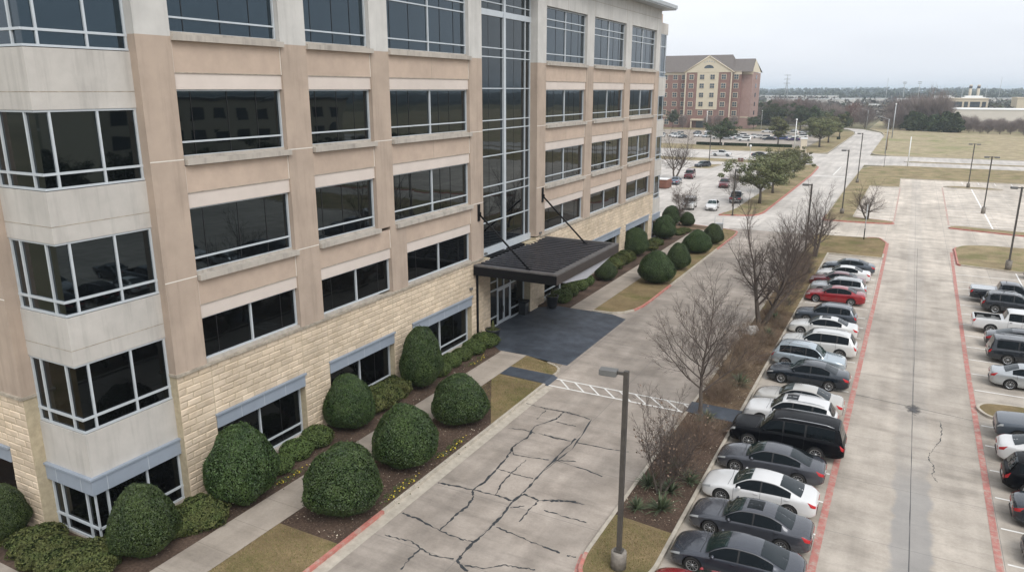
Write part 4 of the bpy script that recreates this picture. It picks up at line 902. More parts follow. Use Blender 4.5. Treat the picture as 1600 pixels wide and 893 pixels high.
def make_car(kind, name):
    c = CarShape(kind); s = c.s; L = c.L; hx = L/2
    xs = sorted(set([0,.02,.05,.1,.15,.22,.3,.4,.5]+[.5+(L-1.0)*i/38 for i in range(39)]+[L-.4,L-.3,L-.2,L-.14,L-.08,L-.04,L-.015,L]))
    ts = [0,.1]+[.1+.35*i/11 for i in range(1,11)]+[.45]+[.45+.25*i/6 for i in range(1,6)]+[.7,.72,.76,.82,.9,1.0]
    mb = MB(); K = len(ts); vs=[]
    for x in xs:
        half=[c.p(x,t) for t in ts]
        ring=[(q.x-hx,q.y,q.z) for q in half]+[(q.x-hx,-q.y,q.z) for q in half[-2:0:-1]]
        vs+=ring
    N=2*K-2; fs=[]
    for i in range(len(xs)-1):
        for k in range(N):
            k2=(k+1)%N; fs.append((i*N+k,i*N+k2,(i+1)*N+k2,(i+1)*N+k))
    fs.append(tuple(range(N-1,-1,-1))); fs.append(tuple((len(xs)-1)*N+k for k in range(N)))
    mb.add(vs, fs, 0, True)
    body = mb.build('tmp_body', ['paint_white','trim_black'])
    bm_ = bmesh.new(); bm_.from_mesh(body.data); bmesh.ops.recalc_face_normals(bm_, faces=bm_.faces); bm_.to_mesh(body.data); bm_.free()
    cut = MB(); r=s['r']
    for wx in s['wheels']:
        for sg in (1,-1):
            y0=interp(s['w'],wx)*.70; prof=[(0,0),(r+.055,0),(r+.055,.6),(0,.6)]
            cv=[]; seg=28
            for yy in (y0, y0+.6):
                for k in range(seg):
                    a=2*math.pi*k/seg; cv.append((wx-hx+(r+.055)*math.cos(a), sg*yy, r+.01+(r+.055)*math.sin(a)))
            ff=[tuple(range(seg)),tuple(range(2*seg-1,seg-1,-1))]+[(k,seg+k,seg+(k+1)%seg,(k+1)%seg) for k in range(seg)]
            cut.add(cv, ff, 0)
    if s.get('bed'):
        b0,b1=s['bed']; cut.box(b0-hx,b1-hx,-.80,.80,.78,1.9)
    cu = cut.build('tmp_cut', ['trim_black'])
    bm_ = bmesh.new(); bm_.from_mesh(cu.data); bmesh.ops.recalc_face_normals(bm_, faces=bm_.faces); bm_.to_mesh(cu.data); bm_.free()
    md = body.modifiers.new('b','BOOLEAN'); md.operation='DIFFERENCE'; md.solver='EXACT'; md.object=cu
    try: md.material_mode='TRANSFER'
    except Exception: pass
    dg = bpy.context.evaluated_depsgraph_get(); dg.update()
    me = bpy.data.meshes.new_from_object(body.evaluated_get(dg)); me.name='body'
    mats=[m.name for m in me.materials if m]
    bpy.data.objects.remove(body); bpy.data.objects.remove(cu)
    me.set_sharp_from_angle(angle=R(38))
    root = thing(name, name, 'car')
    ob = put(me, 'body', root)
    # seams, sills, bumper mouths in black on the body part
    mb = MB()
    doors=[s['sw'][0][0]-.08]+[ (a[1]+b[0])/2 for a,b in zip(s['sw'][:2],s['sw'][1:2])]+[min(s['sw'][1][1]+.02, s['wheels'][1]-.30)]
    for dx in doors: c.patch(mb, lambda u,v,dx=dx: dx+(u-.5)*.014, .17, .45, 1, 8, .003)
    c.patch(mb, lambda u,v: s['wheels'][0]+s['r']+.08+u*(s['wheels'][1]-s['wheels'][0]-2*s['r']-.16), .105, .135, 12, 2, .004)
    c.across(mb, lambda u,l: s['ws'][0]-.10+.02*u-.06*l, .003, 1, 5, .95)                    # bonnet shut line
    gx=.012
    wg=interp(s['w'],0)
    mb.box(-hx-.012,-hx+.03,-wg*.62,wg*.62, interp(s['zb'],0)+.04, interp(s['zb'],0)+.14)
    PB=mb
    mb = MB(); zt=interp(s['top'],0); mb.box(-hx-.014,-hx+.03,-wg*.55,wg*.55,zt-.17,zt-.05); mb.build('grille','dark_alloy',root)
    mb = MB(); a,b=s['ws']; c.across(mb, lambda u,l: a+.01-.10*0+(b-a)*u+ .10*l*l*(1-u)*.9, .013, 16, 12, .93); mb.build('windscreen','windscreen',root)
    mb = MB(); a,b=s['rw']; c.across(mb, lambda u,l: a+(b-a)*u-.05*l*l*u, .013, 16, 12, .90); mb.build('rear_window','rear_glass',root)
    PI=s['sw']; c.patch(PB, lambda u,v: PI[0][0]+.03+(PI[-1][1]-PI[0][0]-.06)*u, .462, .683, 30, 8, .007)
    for (a,b) in s['sw']:
        for sg in (1,-1):
            mb=MB(); c.patch(mb, lambda u,v,a=a,b=b: a+(b-a)*u, .47, .675, 18, 8, .013, mirror=False)
            if sg<0: mb.v=[(x,-y,z) for x,y,z in mb.v]; mb.f=[f[::-1] for f in mb.f]
            mb.build('side_window','car_glass',root)
    if kind in ('sedan','coupe'):
        a=s['sw'][0][0]; b=s['sw'][1][1]
        for sg in (1,-1):
            mb=MB(); c.patch(mb, lambda u,v: a+(b-a)*u, .681, .694, 16, 1, .006, mirror=False)
            if sg<0: mb.v=[(x,-y,z) for x,y,z in mb.v]; mb.f=[f[::-1] for f in mb.f]
            mb.build('window_trim','dark_alloy',root)
    nb=len(me.vertices); bm_=bmesh.new(); bm_.from_mesh(me); ti=len(me.materials)-1
    vv=[bm_.verts.new(p) for p in PB.v]
    for f in PB.f:
        try: q=bm_.faces.new([vv[i] for i in f]); q.material_index=1; q.smooth=False
        except ValueError: pass
    bm_.to_mesh(me); bm_.free()
    # lamps
    for sg in (1,-1):
        for nm,fx,t0,t1,mt in (('headlight', lambda u,v: .05+(.40 if kind in('sedan','coupe') else .26)*u, .385,.452,'lens_clear'),
                            ('tail_light', lambda u,v: L-.03-(.34 if kind in ('sedan','coupe') else .20)*u*(.55+.45*v), (.355 if kind in('sedan','coupe') else .34), (.45 if kind!='pickup' else .43),'lens_red')):
            mb=MB(); c.patch(mb, fx, t0, t1, 6, 3, .008, mirror=False)
            if nm=='tail_light': mb.f=[f[::-1] for f in mb.f]
            if nm=='tail_light':
                w0=interp(s['w'],L); zz=interp(s['belt'],L)
                mb.box(hx-.004,hx+.010,w0*.50,w0*.97,zz-.20,zz-.05)
            if sg<0: mb.v=[(x,-y,z) for x,y,z in mb.v]; mb.f=[f[::-1] for f in mb.f]
            mb.build(nm,mt,root)
        # mirrors, handles
        mb=MB(); mx=s['sw'][0][0]+.16; q=c.p(mx,.47)
        mb.tube([(mx-hx,sg*(q.y-.02),q.z+.03),(mx-hx-.01,sg*(q.y+.08),q.z+.06),(mx-hx-.02,sg*(q.y+.20),q.z+.07)],[.05,.085,.06],8); o=mb.build('mirror','paint_white',root)
        for a,b in s['sw'][:2]:
            hxx=b-.14; q=c.p(hxx,.40); mb=MB(); mb.box(hxx-hx-.10,hxx-hx+.08,sg*(q.y-.01),sg*(q.y+.03),q.z-.02,q.z+.015); mb.build('door_handle','paint_white' if kind!='pickup' else 'chrome',root)
    w0=interp(s['w'],L)
    mb=MB(); zz=interp(s['zb'],L); mb.box(hx-.01,hx+.012,-w0*.8,w0*.8,zz-.02,zz+.10); mb.build('rear_valance','trim_black' if kind!='pickup' else 'chrome',root)
    mb=MB(); zz=(interp(s['zb'],L)+interp(s['belt'],L))/2+.04; mb.box(hx-.005,hx+.014,-.16,.16,zz-.06,zz+.06); mb.build('number_plate','plate_white',root)
    if s['rails']:
        for sg in (1,-1):
            mb=MB(); pts=[]
            for i in range(9):
                x=2.3+(s['rw'][0]-2.5)*i/8; q=c.p(x,.74); pts.append((x-hx,sg*q.y,q.z+(.05 if 0<i<8 else .0)))
            mb.tube(pts,.022,6); mb.build('roof_rail','alloy',root)
    if kind=='pickup':
        mb=MB(); mb.box(4.03-hx,5.71-hx,-.79,.79,.781,.80); mb.build('bed_liner','trim_black',root)
    # wheels
    for wx in s['wheels']:
        for sg in (1,-1):
            yo=c.side_y(wx, min(.62,r*1.7))-.02; wd=.21
            mb=MB(); mb.lathe([(r*.66,-wd),(r*.92,-wd),(r,-wd+.03),(r,-.035),(r*.93,0),(r*.70,-.005),(r*.66,-.03),(r*.66,-wd)],(wx-hx,0,r),24,0,'y')
            if sg>0: mb.v=[(x,y+yo,z) for x,y,z in mb.v]
            else: mb.v=[(x,-(y+yo),z) for x,y,z in mb.v]; mb.f=[f[::-1] for f in mb.f]
            tyre=mb.build('wheel','rubber',root)
            mb=MB(); mb.lathe([(r*.69,-.012),(r*.655,-.02),(r*.60,-.028)],(wx-hx,0,r),24,0,'y')
            mb.lathe([(.001,-.005),(r*.16,-.008),(r*.16,-.05)],(wx-hx,0,r),12,0,'y'); mb.lathe([(.001,-.09),(r*.66,-.09)],(wx-hx,0,r),20,1,'y')
            for k in range(10):
                a=2*math.pi*k/10; da=.10
                pts=[(r*.12,a-da*1.6),(r*.62,a-da*.55),(r*.62,a+da*.55),(r*.12,a+da*1.6)]
                mb.add([(wx-hx+q*math.cos(b),-.02,r+q*math.sin(b)) for q,b in pts]+[(wx-hx+q*math.cos(b),-.06,r+q*math.sin(b)) for q,b in pts],[(0,1,2,3),(0,4,5,1),(2,6,7,3)],0)
            if sg>0: mb.v=[(x,y+yo,z) for x,y,z in mb.v]
            else: mb.v=[(x,-(y+yo),z) for x,y,z in mb.v]; mb.f=[f[::-1] for f in mb.f]
            mb.build('rim',['alloy','trim_black'],tyre)
    return root
PROTO = {k: make_car(k, n) for k,n in (('sedan','parked_sedan'),('coupe','parked_saloon'),('suv','parked_suv'),('big_suv','large_suv'),('pickup','pickup_truck'))}
COUNT = {}
def car(kind, x, y, rz, paint_name, label, group, scale=(1,1,1), sunroof=False, cat=None):
    first = kind not in COUNT; COUNT[kind]=1
    src = PROTO[kind]
    r = dup(src, (x,y,0), R(rz), scale)
    r['label']=label; r['category']=cat or {'sedan':'car','coupe':'car','suv':'SUV','big_suv':'SUV','pickup':'pickup truck'}[kind]
    if group: r['group']=group
    for ch in r.children:
        nm=ch.name.split('.')[0]
        if nm in ('body','mirror','door_handle'):
            if nm=='door_handle' and kind=='pickup': continue
            key=(ch.data.name.split('.')[0]+kind+str(id(ch.data.original if hasattr(ch.data,'original') else 0))); ch.data=ch.data.copy(); ch.data.materials[0]=M(paint_name)
    if label.startswith('dark grey pickup'):
        mb=MB(); mb.box(4.0-2.925,5.74-2.925,-.83,.83,1.215,1.26); o=mb.build('bed_cover','paint_silver'); o.parent=r
    if label.startswith('white crew-cab'):
        rn=random.Random(4); mb=MB()
        for _ in range(14): x=rn.uniform(1.3,2.5); y=rn.uniform(-.6,.6); w=rn.uniform(.1,.3); mb.box(x-w,x+w,y-w*.6,y+w*.6,.8,.85+rn.uniform(.1,.3))
        o=mb.build('load','lamp_head'); o.parent=r
    if sunroof:
        c=CarShape(kind); mb=MB(); c.across(mb, lambda u,l: c.s['ws'][1]+.18+.62*u, .012, 10, 8, .62)
        o=mb.build('sunroof','car_glass'); o.parent=r
    return r
GL, GR = 'cars parked nose-in along the planted island', 'cars parked along the right-hand fire lane'
sx = lambda L: -6.45+L/2
# left row, near to far (nose to the island, -X)
car('coupe', -4.15,23.2, 0,'paint_red','bright red car in the nearest stall, mostly cut off by the bottom edge',GL)
car('coupe', -4.0,26.05, 1,'paint_slate','dark slate sedan without sunroof, nearest whole car in the left row',GL)
car('sedan', -4.02,28.85,0,'paint_steel','steel grey sedan with a dark glass sunroof beside a white sedan',GL,sunroof=True)
car('coupe', -4.15,31.65,0,'paint_white','plain white sedan parked between two dark grey sedans',GL)
car('coupe', -4.15,34.7, 0,'paint_steel','grey sedan without sunroof between the white sedan and the long black SUV',GL)
car('big_suv',-3.85,37.75,0,'paint_black','long black full-size SUV with roof rails, the biggest vehicle of the left row',GL)
car('suv',   -4.1,40.75,0,'paint_white','white SUV with a large dark sunroof directly behind the long black SUV',GL,scale=(.98,1,.98),sunroof=True)
car('sedan', -4.0,43.15,0,'paint_champagne','pale champagne sedan half hidden behind the white SUV with sunroof',GL)
car('sedan', -4.0,47.65,-1,'paint_navy','very dark navy sedan with bright ten-spoke wheels beside an empty stall',GL)
car('suv',   -4.3,50.7,180,'paint_iceblue','ice blue SUV backed into its stall with its nose to the aisle',GL,scale=(.95,1,.95))
car('suv',   -4.05,53.95,0,'paint_pearl','pearl white SUV with roof rails behind the backed-in ice blue SUV',GL,scale=(1.02,1,1.02))
car('sedan', -4.2,58.4,0,'paint_pearl','silvery white sedan with a small sunroof just in front of a blue-grey crossover',GL,sunroof=True)
car('suv',   -4.35,61.9,0,'paint_gunmetal','blue-grey crossover between a silvery white sedan and the bright red sedan',GL,scale=(.93,.97,.90))
car('sedan', -4.25,68.6,0,'paint_red','bright red sedan, whole and in view, beyond an empty stall',GL)
car('suv',   -4.25,71.6,0,'paint_silver','silver estate-like SUV just behind the bright red sedan',GL,scale=(.97,.97,.92))
car('sedan', -4.6,74.4,0,'paint_maroon','dark maroon car squeezed between a silver SUV and a white sedan',GL)
car('sedan', -4.3,77.4,0,'paint_white','white sedan second from the far end of the left row',GL)
car('coupe', -4.1,81.1,0,'paint_gunmetal','dark gunmetal sedan at the far end of the left row by the grass',GL)
# right row
car('pickup', 9.1,75.0,180,'paint_charcoal','dark grey pickup truck with a pale bed cover, farthest of the right row',GR)
car('suv',    9.25,72.0,180,'paint_charcoal','black compact SUV between the dark grey and the white pickup trucks',GR,scale=(.96,1,.98))
car('pickup', 8.75,65.3,180,'paint_white','white crew-cab pickup truck with an open loaded bed',GR)
car('coupe',  8.95,61.6,180,'paint_charcoal','dark grey sedan between the white pickup truck and a boxy black SUV',GR)
car('big_suv',8.95,58.2,180,'paint_charcoal','boxy black SUV parked behind the silver sedan',GR,scale=(.93,.96,.92))
car('sedan',  8.6,53.2,180,'paint_silver','silver sedan nearest to the narrow grass island',GR)
car('pickup', 8.7,44.6,0,'paint_gunmetal','dark blue-grey pickup truck backed in beside the narrow grass island',GR)
car('coupe',  8.15,41.8,180,'paint_white','white sedan between the blue-grey pickup and a black SUV',GR)
car('suv',    8.1,38.6,180,'paint_black','black SUV with a red tail light between a white and a navy car',GR)
car('coupe',  8.2,35.5,180,'paint_navy','navy saloon with a wide red light bar on its tail',GR)
car('coupe',  8.3,32.4,0,'paint_charcoal','charcoal sedan backed in at the lower right edge of the picture',GR)
# facing rows, off to the right: seen in the office windows and at the frame's edge
GF='cars in the facing row at the right edge'
for i,(k,y,p) in enumerate((('sedan',86.6,'paint_white'),)):
    car(k,13.9,y,0,p,'white car whose nose just shows at the right edge beside the lamp post base',GF)
for i,(k,y,p) in enumerate((('suv',52.9,'paint_white'),('sedan',44.5,'paint_charcoal'),('sedan',38.5,'paint_silver'),('suv',33.0,'paint_maroon'))):
    car(k,13.9,y,0,p,['white SUV','charcoal sedan','silver sedan','maroon SUV'][i]+' of the facing row, mirrored in the office windows',GF)
# rear lot
GB='cars in the rear parking lot'
car('big_suv',-29.6,115.6,97,'paint_pearl','white SUV with a dirty tailgate parked near the leafless crepe myrtle',GB,scale=(.9,.95,.95))
car('sedan', -26.2,116.4,97,'paint_white','white sedan parked between a white SUV and a grey pickup beyond the office',GB)
car('pickup',-24.6,126.3,-83,'paint_gunmetal','grey pickup truck facing the camera beside the oak verge',GB,scale=(.95,.95,.95))
car('suv',   -30.6,144.8,97,'paint_maroon','dark maroon SUV seen from behind alone in the rear lot aisle',GB)
car('sedan', -40.2,145.4,-83,'paint_bluegrey','small blue-grey hatchback beside the maroon SUV with a pale roof',GB)
car('big_suv',-40.4,156.6,97,'paint_maroon','maroon SUV with a pale roof parked by the bare tree',GB,scale=(.95,.97,.97))
car('suv',  -43.6,180.4,60,'paint_charcoal','dark car standing on the small grass island end by a lamp post',GB,scale=(.9,.9,.9))
car('pickup',-46.6,213.6,180,'paint_white','white pickup truck driving along the street',None,scale=(.95,.95,.95))
car('sedan',-36.4,216.2,180,'paint_navy','dark sedan driving along the street ahead of the white pickup',None)
# hotel lot
GH='cars in the hotel parking lot'
HC=[(-53.5,281,15,'suv','paint_pearl','white SUV nearest the hotel lot hedge'),(-46.5,291,10,'sedan','paint_navy','dark blue sedan behind the white hotel-lot SUV'),(-42.5,293,8,'suv','paint_blue','blue SUV at the end of the nearest hotel car row'),
 (-38.0,291,5,'sedan','paint_purple','purple sedan alone beside the slim oak'),(-57.5,291,12,'sedan','paint_silver',''),(-60,296,12,'suv','paint_white',''),(-52,301,10,'sedan','paint_white',''),(-64,305,10,'sedan','paint_silver',''),
 (-78,288,75,'sedan','paint_charcoal','grey sedan behind the bare tree in the hotel lot'),(-75,300,75,'sedan','paint_white',''),(-73,310,75,'suv','paint_silver',''),(-84,296,75,'suv','paint_white',''),(-80,318,75,'sedan','paint_gunmetal','gunmetal sedan in front of the hotel entrance'),
 (-49,340,5,'sedan','paint_silver',''),(-45,341,5,'suv','paint_white',''),(-56,343,5,'sedan','paint_pearl',''),(-37.5,310,4,'suv','paint_pearl',''),(-37,320,4,'sedan','paint_silver',''),(-36.5,330,4,'sedan','paint_white','')]
for k,(x,y) in enumerate([(-61,287),(-64.5,288),(-56,297),(-49,297),(-45.5,299),(-59,304),(-55,306),(-68,296),(-71,297),(-81,290),(-87,289),(-84,305),(-90,300),(-77,325),(-41,300),(-44,332),(-41,343),(-52,342)]):
    HC.append((x,y,10 if x>-70 else 75,('sedan','suv')[k%2],('paint_silver','paint_white','paint_pearl','paint_champagne')[k%4],''))
for x,y,rz,k,p,lab in HC:
    car(k,x,y,rz,p,lab or 'pale parked car among other pale cars in the hotel lot',GH if lab else 'pale cars in the hotel parking lot')
for r in PROTO.values():
    def kill(o):
        for ch in list(o.children): kill(ch)
        bpy.data.objects.remove(o)
    kill(r)
# ================================================================ VEGETATION
def rand_dir(rnd):
    while True:
        v=Vector((rnd.uniform(-1,1),rnd.uniform(-1,1),rnd.uniform(-1,1)))
        if .05<v.length<1: return v.normalized()
def leaf(mb, p, n, size, rnd, mi=0, asp=.55):
    n=n.normalized(); a=n.orthogonal().normalized(); b=n.cross(a); ang=rnd.uniform(0,6.283); u=a*math.cos(ang)+b*math.sin(ang); v=n.cross(u)
    s=size*rnd.uniform(.7,1.3); u=u*s*.5; v=v*s*asp*.5
    mb.add([p-u, p+v+n*s*.06, p+u, p-v+n*s*.06],[(0,1,2,3)],mi)
def bumpy(rnd, n=7, amp=.06):
    W_=[(rand_dir(rnd), rnd.uniform(2.0,5.5), rnd.uniform(0,6.3), rnd.uniform(.3,1)) for _ in range(n)]
    return lambda d: 1+amp*sum(a*math.sin(f*d.dot(k)*2+ph) for k,f,ph,a in W_)/math.sqrt(n)*1.6
def topiary(name, rx, rz, leaves, lsize, seed, leafm='holly_leaf', core='holly_core', trunk=True, amp=.05, lift=-.06, flat=0.0, shape='egg'):
    """clipped evergreen: dark woody core inside a skin of separate leaves, stems below. Base on z=0, radius rx, height 2*rz"""
    rnd=random.Random(seed); root=thing(name,name,'shrub'); f=bumpy(rnd,9,amp)
    def surf(d):
        k=f(d)
        if shape=='egg': w=rx*(1.02-.26*d.z - .10*d.z*d.z)
        else: w=rx
        q=Vector((d.x*w*k, d.y*w*k, d.z*rz*k*(.86 if shape=='egg' and d.z<0 else 1)))
        q.z += rz*(1+lift)
        return q
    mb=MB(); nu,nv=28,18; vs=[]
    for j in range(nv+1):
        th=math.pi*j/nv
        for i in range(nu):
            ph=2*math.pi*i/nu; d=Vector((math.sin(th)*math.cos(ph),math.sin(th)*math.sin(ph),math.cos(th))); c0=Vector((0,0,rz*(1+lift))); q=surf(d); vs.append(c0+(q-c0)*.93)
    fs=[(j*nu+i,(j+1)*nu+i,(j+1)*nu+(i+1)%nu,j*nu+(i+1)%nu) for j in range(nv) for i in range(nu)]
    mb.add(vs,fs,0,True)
    for _ in range(leaves):
        d=rand_dir(rnd); q=surf(d); c0=Vector((0,0,rz*(1+lift))); q=c0+(q-c0)*(1-abs(rnd.gauss(0,.028))+.012)
        if q.z<.08: continue
        nn=(Vector((d.x/rx,d.y/rx,d.z/rz)).normalized()*1.0+rand_dir(rnd)*.75)
        leaf(mb,q,nn,lsize,rnd,1)
    for _ in range(int(leaves*.02)):       # stray shoots past the clipped line
        d=rand_dir(rnd); q=surf(d); c0=Vector((0,0,rz*(1+lift))); q=c0+(q-c0)*rnd.uniform(1.01,1.05); leaf(mb,q,rand_dir(rnd),lsize,rnd,1)
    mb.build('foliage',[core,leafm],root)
    if trunk:
        mb=MB()
        for k in range(4):
            a=rnd.uniform(0,6.28); mb.tube([(.1*math.cos(a),.1*math.sin(a),-.05),(.25*math.cos(a),.25*math.sin(a),rz*.35),(.5*rx*math.cos(a),.5*rx*math.sin(a),rz*.8)],[.06,.05,.03],6)
        mb.build('stem','bark',root)
    return root

def grow(mb, p, d, length, r, level, maxl, rnd, P, tips):
    """one limb as a bent tapered tube, side shoots along it, forked end"""
    n=P['seg'][min(level,len(P['seg'])-1)]; pts=[p]; rads=[r]; q=p.copy(); dd=d.normalized()
    for i in range(n):
        dd=(dd+rand_dir(rnd)*P['wob']+Vector((0,0,P['up'][min(level,len(P['up'])-1)]))).normalized()
        q=q+dd*length/n; pts.append(q.copy()); rads.append(r*(1-(1-P['tap'])*(i+1)/n))
    mb.tube(pts,rads,P['sides'][min(level,len(P['sides'])-1)],0,True,False)
    if level>=maxl: tips.append((pts[-1],dd)); tips.append((pts[len(pts)//2],dd)); return
    kids=P['kids'][min(level,len(P['kids'])-1)]
    for k in range(kids):
        f=P['start'][min(level,len(P['start'])-1)]; t=f+(1-f)*(k+rnd.uniform(.2,.9))/kids; i=min(n-1,int(t*n)); u=t*n-i; b=pts[i].lerp(pts[i+1],min(1,u))
        ax=(pts[i+1]-pts[i]).normalized(); o=ax.orthogonal().normalized(); ang=rnd.uniform(0,6.28) if level else k*2.4+rnd.uniform(-.4,.4); o=Matrix.Rotation(ang,3,ax)@o
        sp=P['spread'][min(level,len(P['spread'])-1)]*rnd.uniform(.8,1.2); nd=(ax*math.cos(sp)+o*math.sin(sp))
        ln=length*P['ratio'][min(level,len(P['ratio'])-1)]*rnd.uniform(.7,1.15)*(1-.45*t if level==0 else 1-.25*t)
        rr=max(P['rmin'],(rads[i]*(1-u)+rads[i+1]*u)*P['rr']*rnd.uniform(.8,1.05))
        grow(mb,b,nd,ln,rr,level+1,maxl,rnd,P,tips)
    for k in range(2 if level else 1):
        nd=(dd+rand_dir(rnd)*.35); grow(mb,pts[-1],nd,length*.55,max(P['rmin'],rads[-1]*.85),level+1,maxl,rnd,P,tips)
def bare_tree(name, h, r, seed, maxl=4, stems=1, P=None, twigm='twig', buds=0):
    rnd=random.Random(seed); root=thing(name,name,'tree')
    P=dict(dict(seg=[7,5,4,3,2],wob=.13,up=[.05,.07,.05,.03,.0],tap=.45,sides=[9,6,4,3,3],kids=[9,6,5,4],start=[.28,.2,.15,.1],spread=[.95,.75,.65,.6],ratio=[.62,.55,.5,.5],rr=.52,rmin=.005),**(P or {}))
    tr=MB(); cr=MB(); tips=[]
    # trunk on its own, limbs into the crown part
    for s in range(stems):
        a=2*math.pi*s/stems+rnd.uniform(-.4,.4); lean=.0 if stems==1 else rnd.uniform(.25,.5)
        d=Vector((math.cos(a)*lean,math.sin(a)*lean,1)).normalized(); tl=h*(.62 if stems==1 else .5); n=7; pts=[Vector((math.cos(a)*.06*(stems>1),math.sin(a)*.06*(stems>1),-.1))]; rr=[r*1.25]; dd=d
        for i in range(n):
            dd=(dd+rand_dir(rnd)*.08+Vector((0,0,.06))).normalized(); pts.append(pts[-1]+dd*tl/n); rr.append(r*(1-.62*(i+1)/n))
        tr.tube(pts,rr,10 if stems==1 else 7,0,True)
        K=P['kids'][0]; st=P['start'][0]
        for k in range(K):
            t=st+(1-st)*(k+rnd.uniform(.1,.9))/K; i=min(n-1,int(t*n)); u=t*n-i; b=pts[i].lerp(pts[i+1],u)
            an=k*2.4+rnd.uniform(-.5,.5); sp=P['spread'][0]*(1.15-.45*t)*rnd.uniform(.85,1.15); nd=Vector((math.cos(an)*math.sin(sp),math.sin(an)*math.sin(sp),math.cos(sp)))
            grow(cr,b,nd,h*.40*(1.15-.5*t)*rnd.uniform(.8,1.15)*(1 if stems==1 else .7),max(.012,(rr[i]*(1-u)+rr[i+1]*u)*.55),1,maxl,rnd,P,tips)
        grow(cr,pts[-1],dd,h*.36,rr[-1]*.9,1,maxl,rnd,P,tips)
    tr.build('trunk','bark',root)
    for _ in range(buds):
        p,d=rnd.choice(tips); leaf(cr,p+rand_dir(rnd)*.06,rand_dir(rnd),.09,rnd,1,.8)
    cr.build('crown',[twigm,'dormant_twig'],root)
    return root
def oak(name, h, w, seed, leaves, lsize, leafm, lean=0, tall=1.0):
    rnd=random.Random(seed); root=thing(name,name,'tree'); tr=MB(); tips=[]
    P=dict(seg=[4,4,3],wob=.16,up=[.05,.04,.02],tap=.5,sides=[6,5,4],kids=[5,4,3],start=[.35,.3,.2],spread=[.7,.7,.7],ratio=[.6,.6,.5],rr=.6,rmin=.012)
    th=h*.30; pts=[Vector((0,0,-.1)),Vector((.05,.02,th*.5)),Vector((.0+lean,.05,th))]; r=h*.026
    tr.tube(pts,[r*1.3,r,r*.85],9,0,True)
    lb=MB()
    for k in range(9):
        a=k*2.4+rnd.uniform(-.3,.3); sp=rnd.uniform(.25,1.15); d=Vector((math.cos(a)*math.sin(sp),math.sin(a)*math.sin(sp),math.cos(sp)*1.05))
        grow(lb,pts[-1]+Vector((0,0,rnd.uniform(-.3,.2))),d,(w*.36*math.sin(sp)+h*.36*math.cos(sp))*rnd.uniform(.8,1.1),r*.55,1,3,rnd,P,tips)
    tr.build('trunk','bark',root)
    f=bumpy(rnd,8,.20); cz=h*.62; cl=[]
    for _ in range(46):
        d=rand_dir(rnd); d.z=d.z*.9+.12; rad=rnd.uniform(.45,1.0)**.5; q=Vector((d.x*w*.43*rad*f(d),d.y*w*.43*rad*f(d),cz+d.z*h*.36*rad*f(d)*tall)); 
        cl.append((q,rnd.uniform(.10,.19)*w))
    for p,d in rnd.sample(tips,min(40,len(tips))): cl.append((p,rnd.uniform(.06,.12)*w))
    for _ in range(leaves):
        q,rr=rnd.choice(cl); d=rand_dir(rnd); p=q+Vector((d.x*rr,d.y*rr,d.z*rr*.62))*rnd.uniform(.55,1.05); 
        leaf(lb,p,(d+Vector((0,0,.5))+rand_dir(rnd)*.8),lsize,rnd,1,.75)
    lb.build('crown',['bark',leafm],root)
    return root
def hide_proto(o):
    """drop a prototype after its copies are placed"""
    for ch in list(o.children): hide_proto(ch)
    bpy.data.objects.remove(o)

# ---- big clipped hollies: (x, y, radius, height, trunk, label)
P_BUSH=[topiary('holly_bush',1.5,1.55,26000,.078,s) for s in (11,12,13)]
GB_='clipped holly bushes in front of the office'
BU=[(-31.0,14.3,.95,2.5,'clipped holly bush cut off by the left edge of the picture'),
 (-25.05,16.35,1.28,3.05,'clipped holly bush standing in front of the glazed corner bay'),
 (-24.75,21.1,1.58,3.55,'big clipped holly bush against the stone wall right of the corner bay'),
 (-20.0,22.35,1.66,3.25,'biggest and nearest clipped holly bush, beside the red kerb'),
 (-25.25,29.1,1.35,3.1,'clipped holly bush at the wall below the second blue lintel panel'),
 (-20.15,27.2,1.6,3.1,'clipped holly bush between the footpath and the yellow pansies, second along the kerb'),
 (-25.0,35.6,1.32,4.0,'tall clipped holly bush on bare stems at the wall before the entrance'),
 (-20.3,32.5,1.55,2.85,'clipped holly bush closest to the blue ramp and crosswalk'),
 (-20.05,67.6,1.7,3.1,'clipped holly bush standing first on the lawn beyond the entrance canopy'),
 (-25.65,78.2,1.45,3.2,'clipped holly bush at the wall beyond the canopy, left of three kerb bushes'),
 (-19.7,74.0,1.22,2.8,'narrow clipped holly bush, second on the lawn beyond the canopy'),
 (-20.0,83.0,1.6,2.6,'broad low clipped holly bush, third on the lawn beyond the canopy'),
 (-25.7,89.2,1.45,3.0,'clipped holly bush at the far corner of the office building'),
 (-19.6,88.8,1.22,2.5,'clipped holly bush last along the kerb before the rear lot'),
 (-24.7,66.4,1.1,1.9,'low clipped holly bush on bare stems just past the canopy'),
 (-27.6,98.6,1.25,2.8,'ragged evergreen bush beside the leafless crepe myrtle, left one'),
 (-25.6,99.6,1.05,1.9,'round evergreen bush right of the leafless crepe myrtle stems')]
for i,(x,y,r,h,lab) in enumerate(BU):
    dup(P_BUSH[i%3],(x,y-.3,.1),random.uniform(0,6.28),(r/1.5*.97,r/1.5*.97,h/3.1*1.05),lab,'shrub',GB_)
for b in P_BUSH: hide_proto(b)
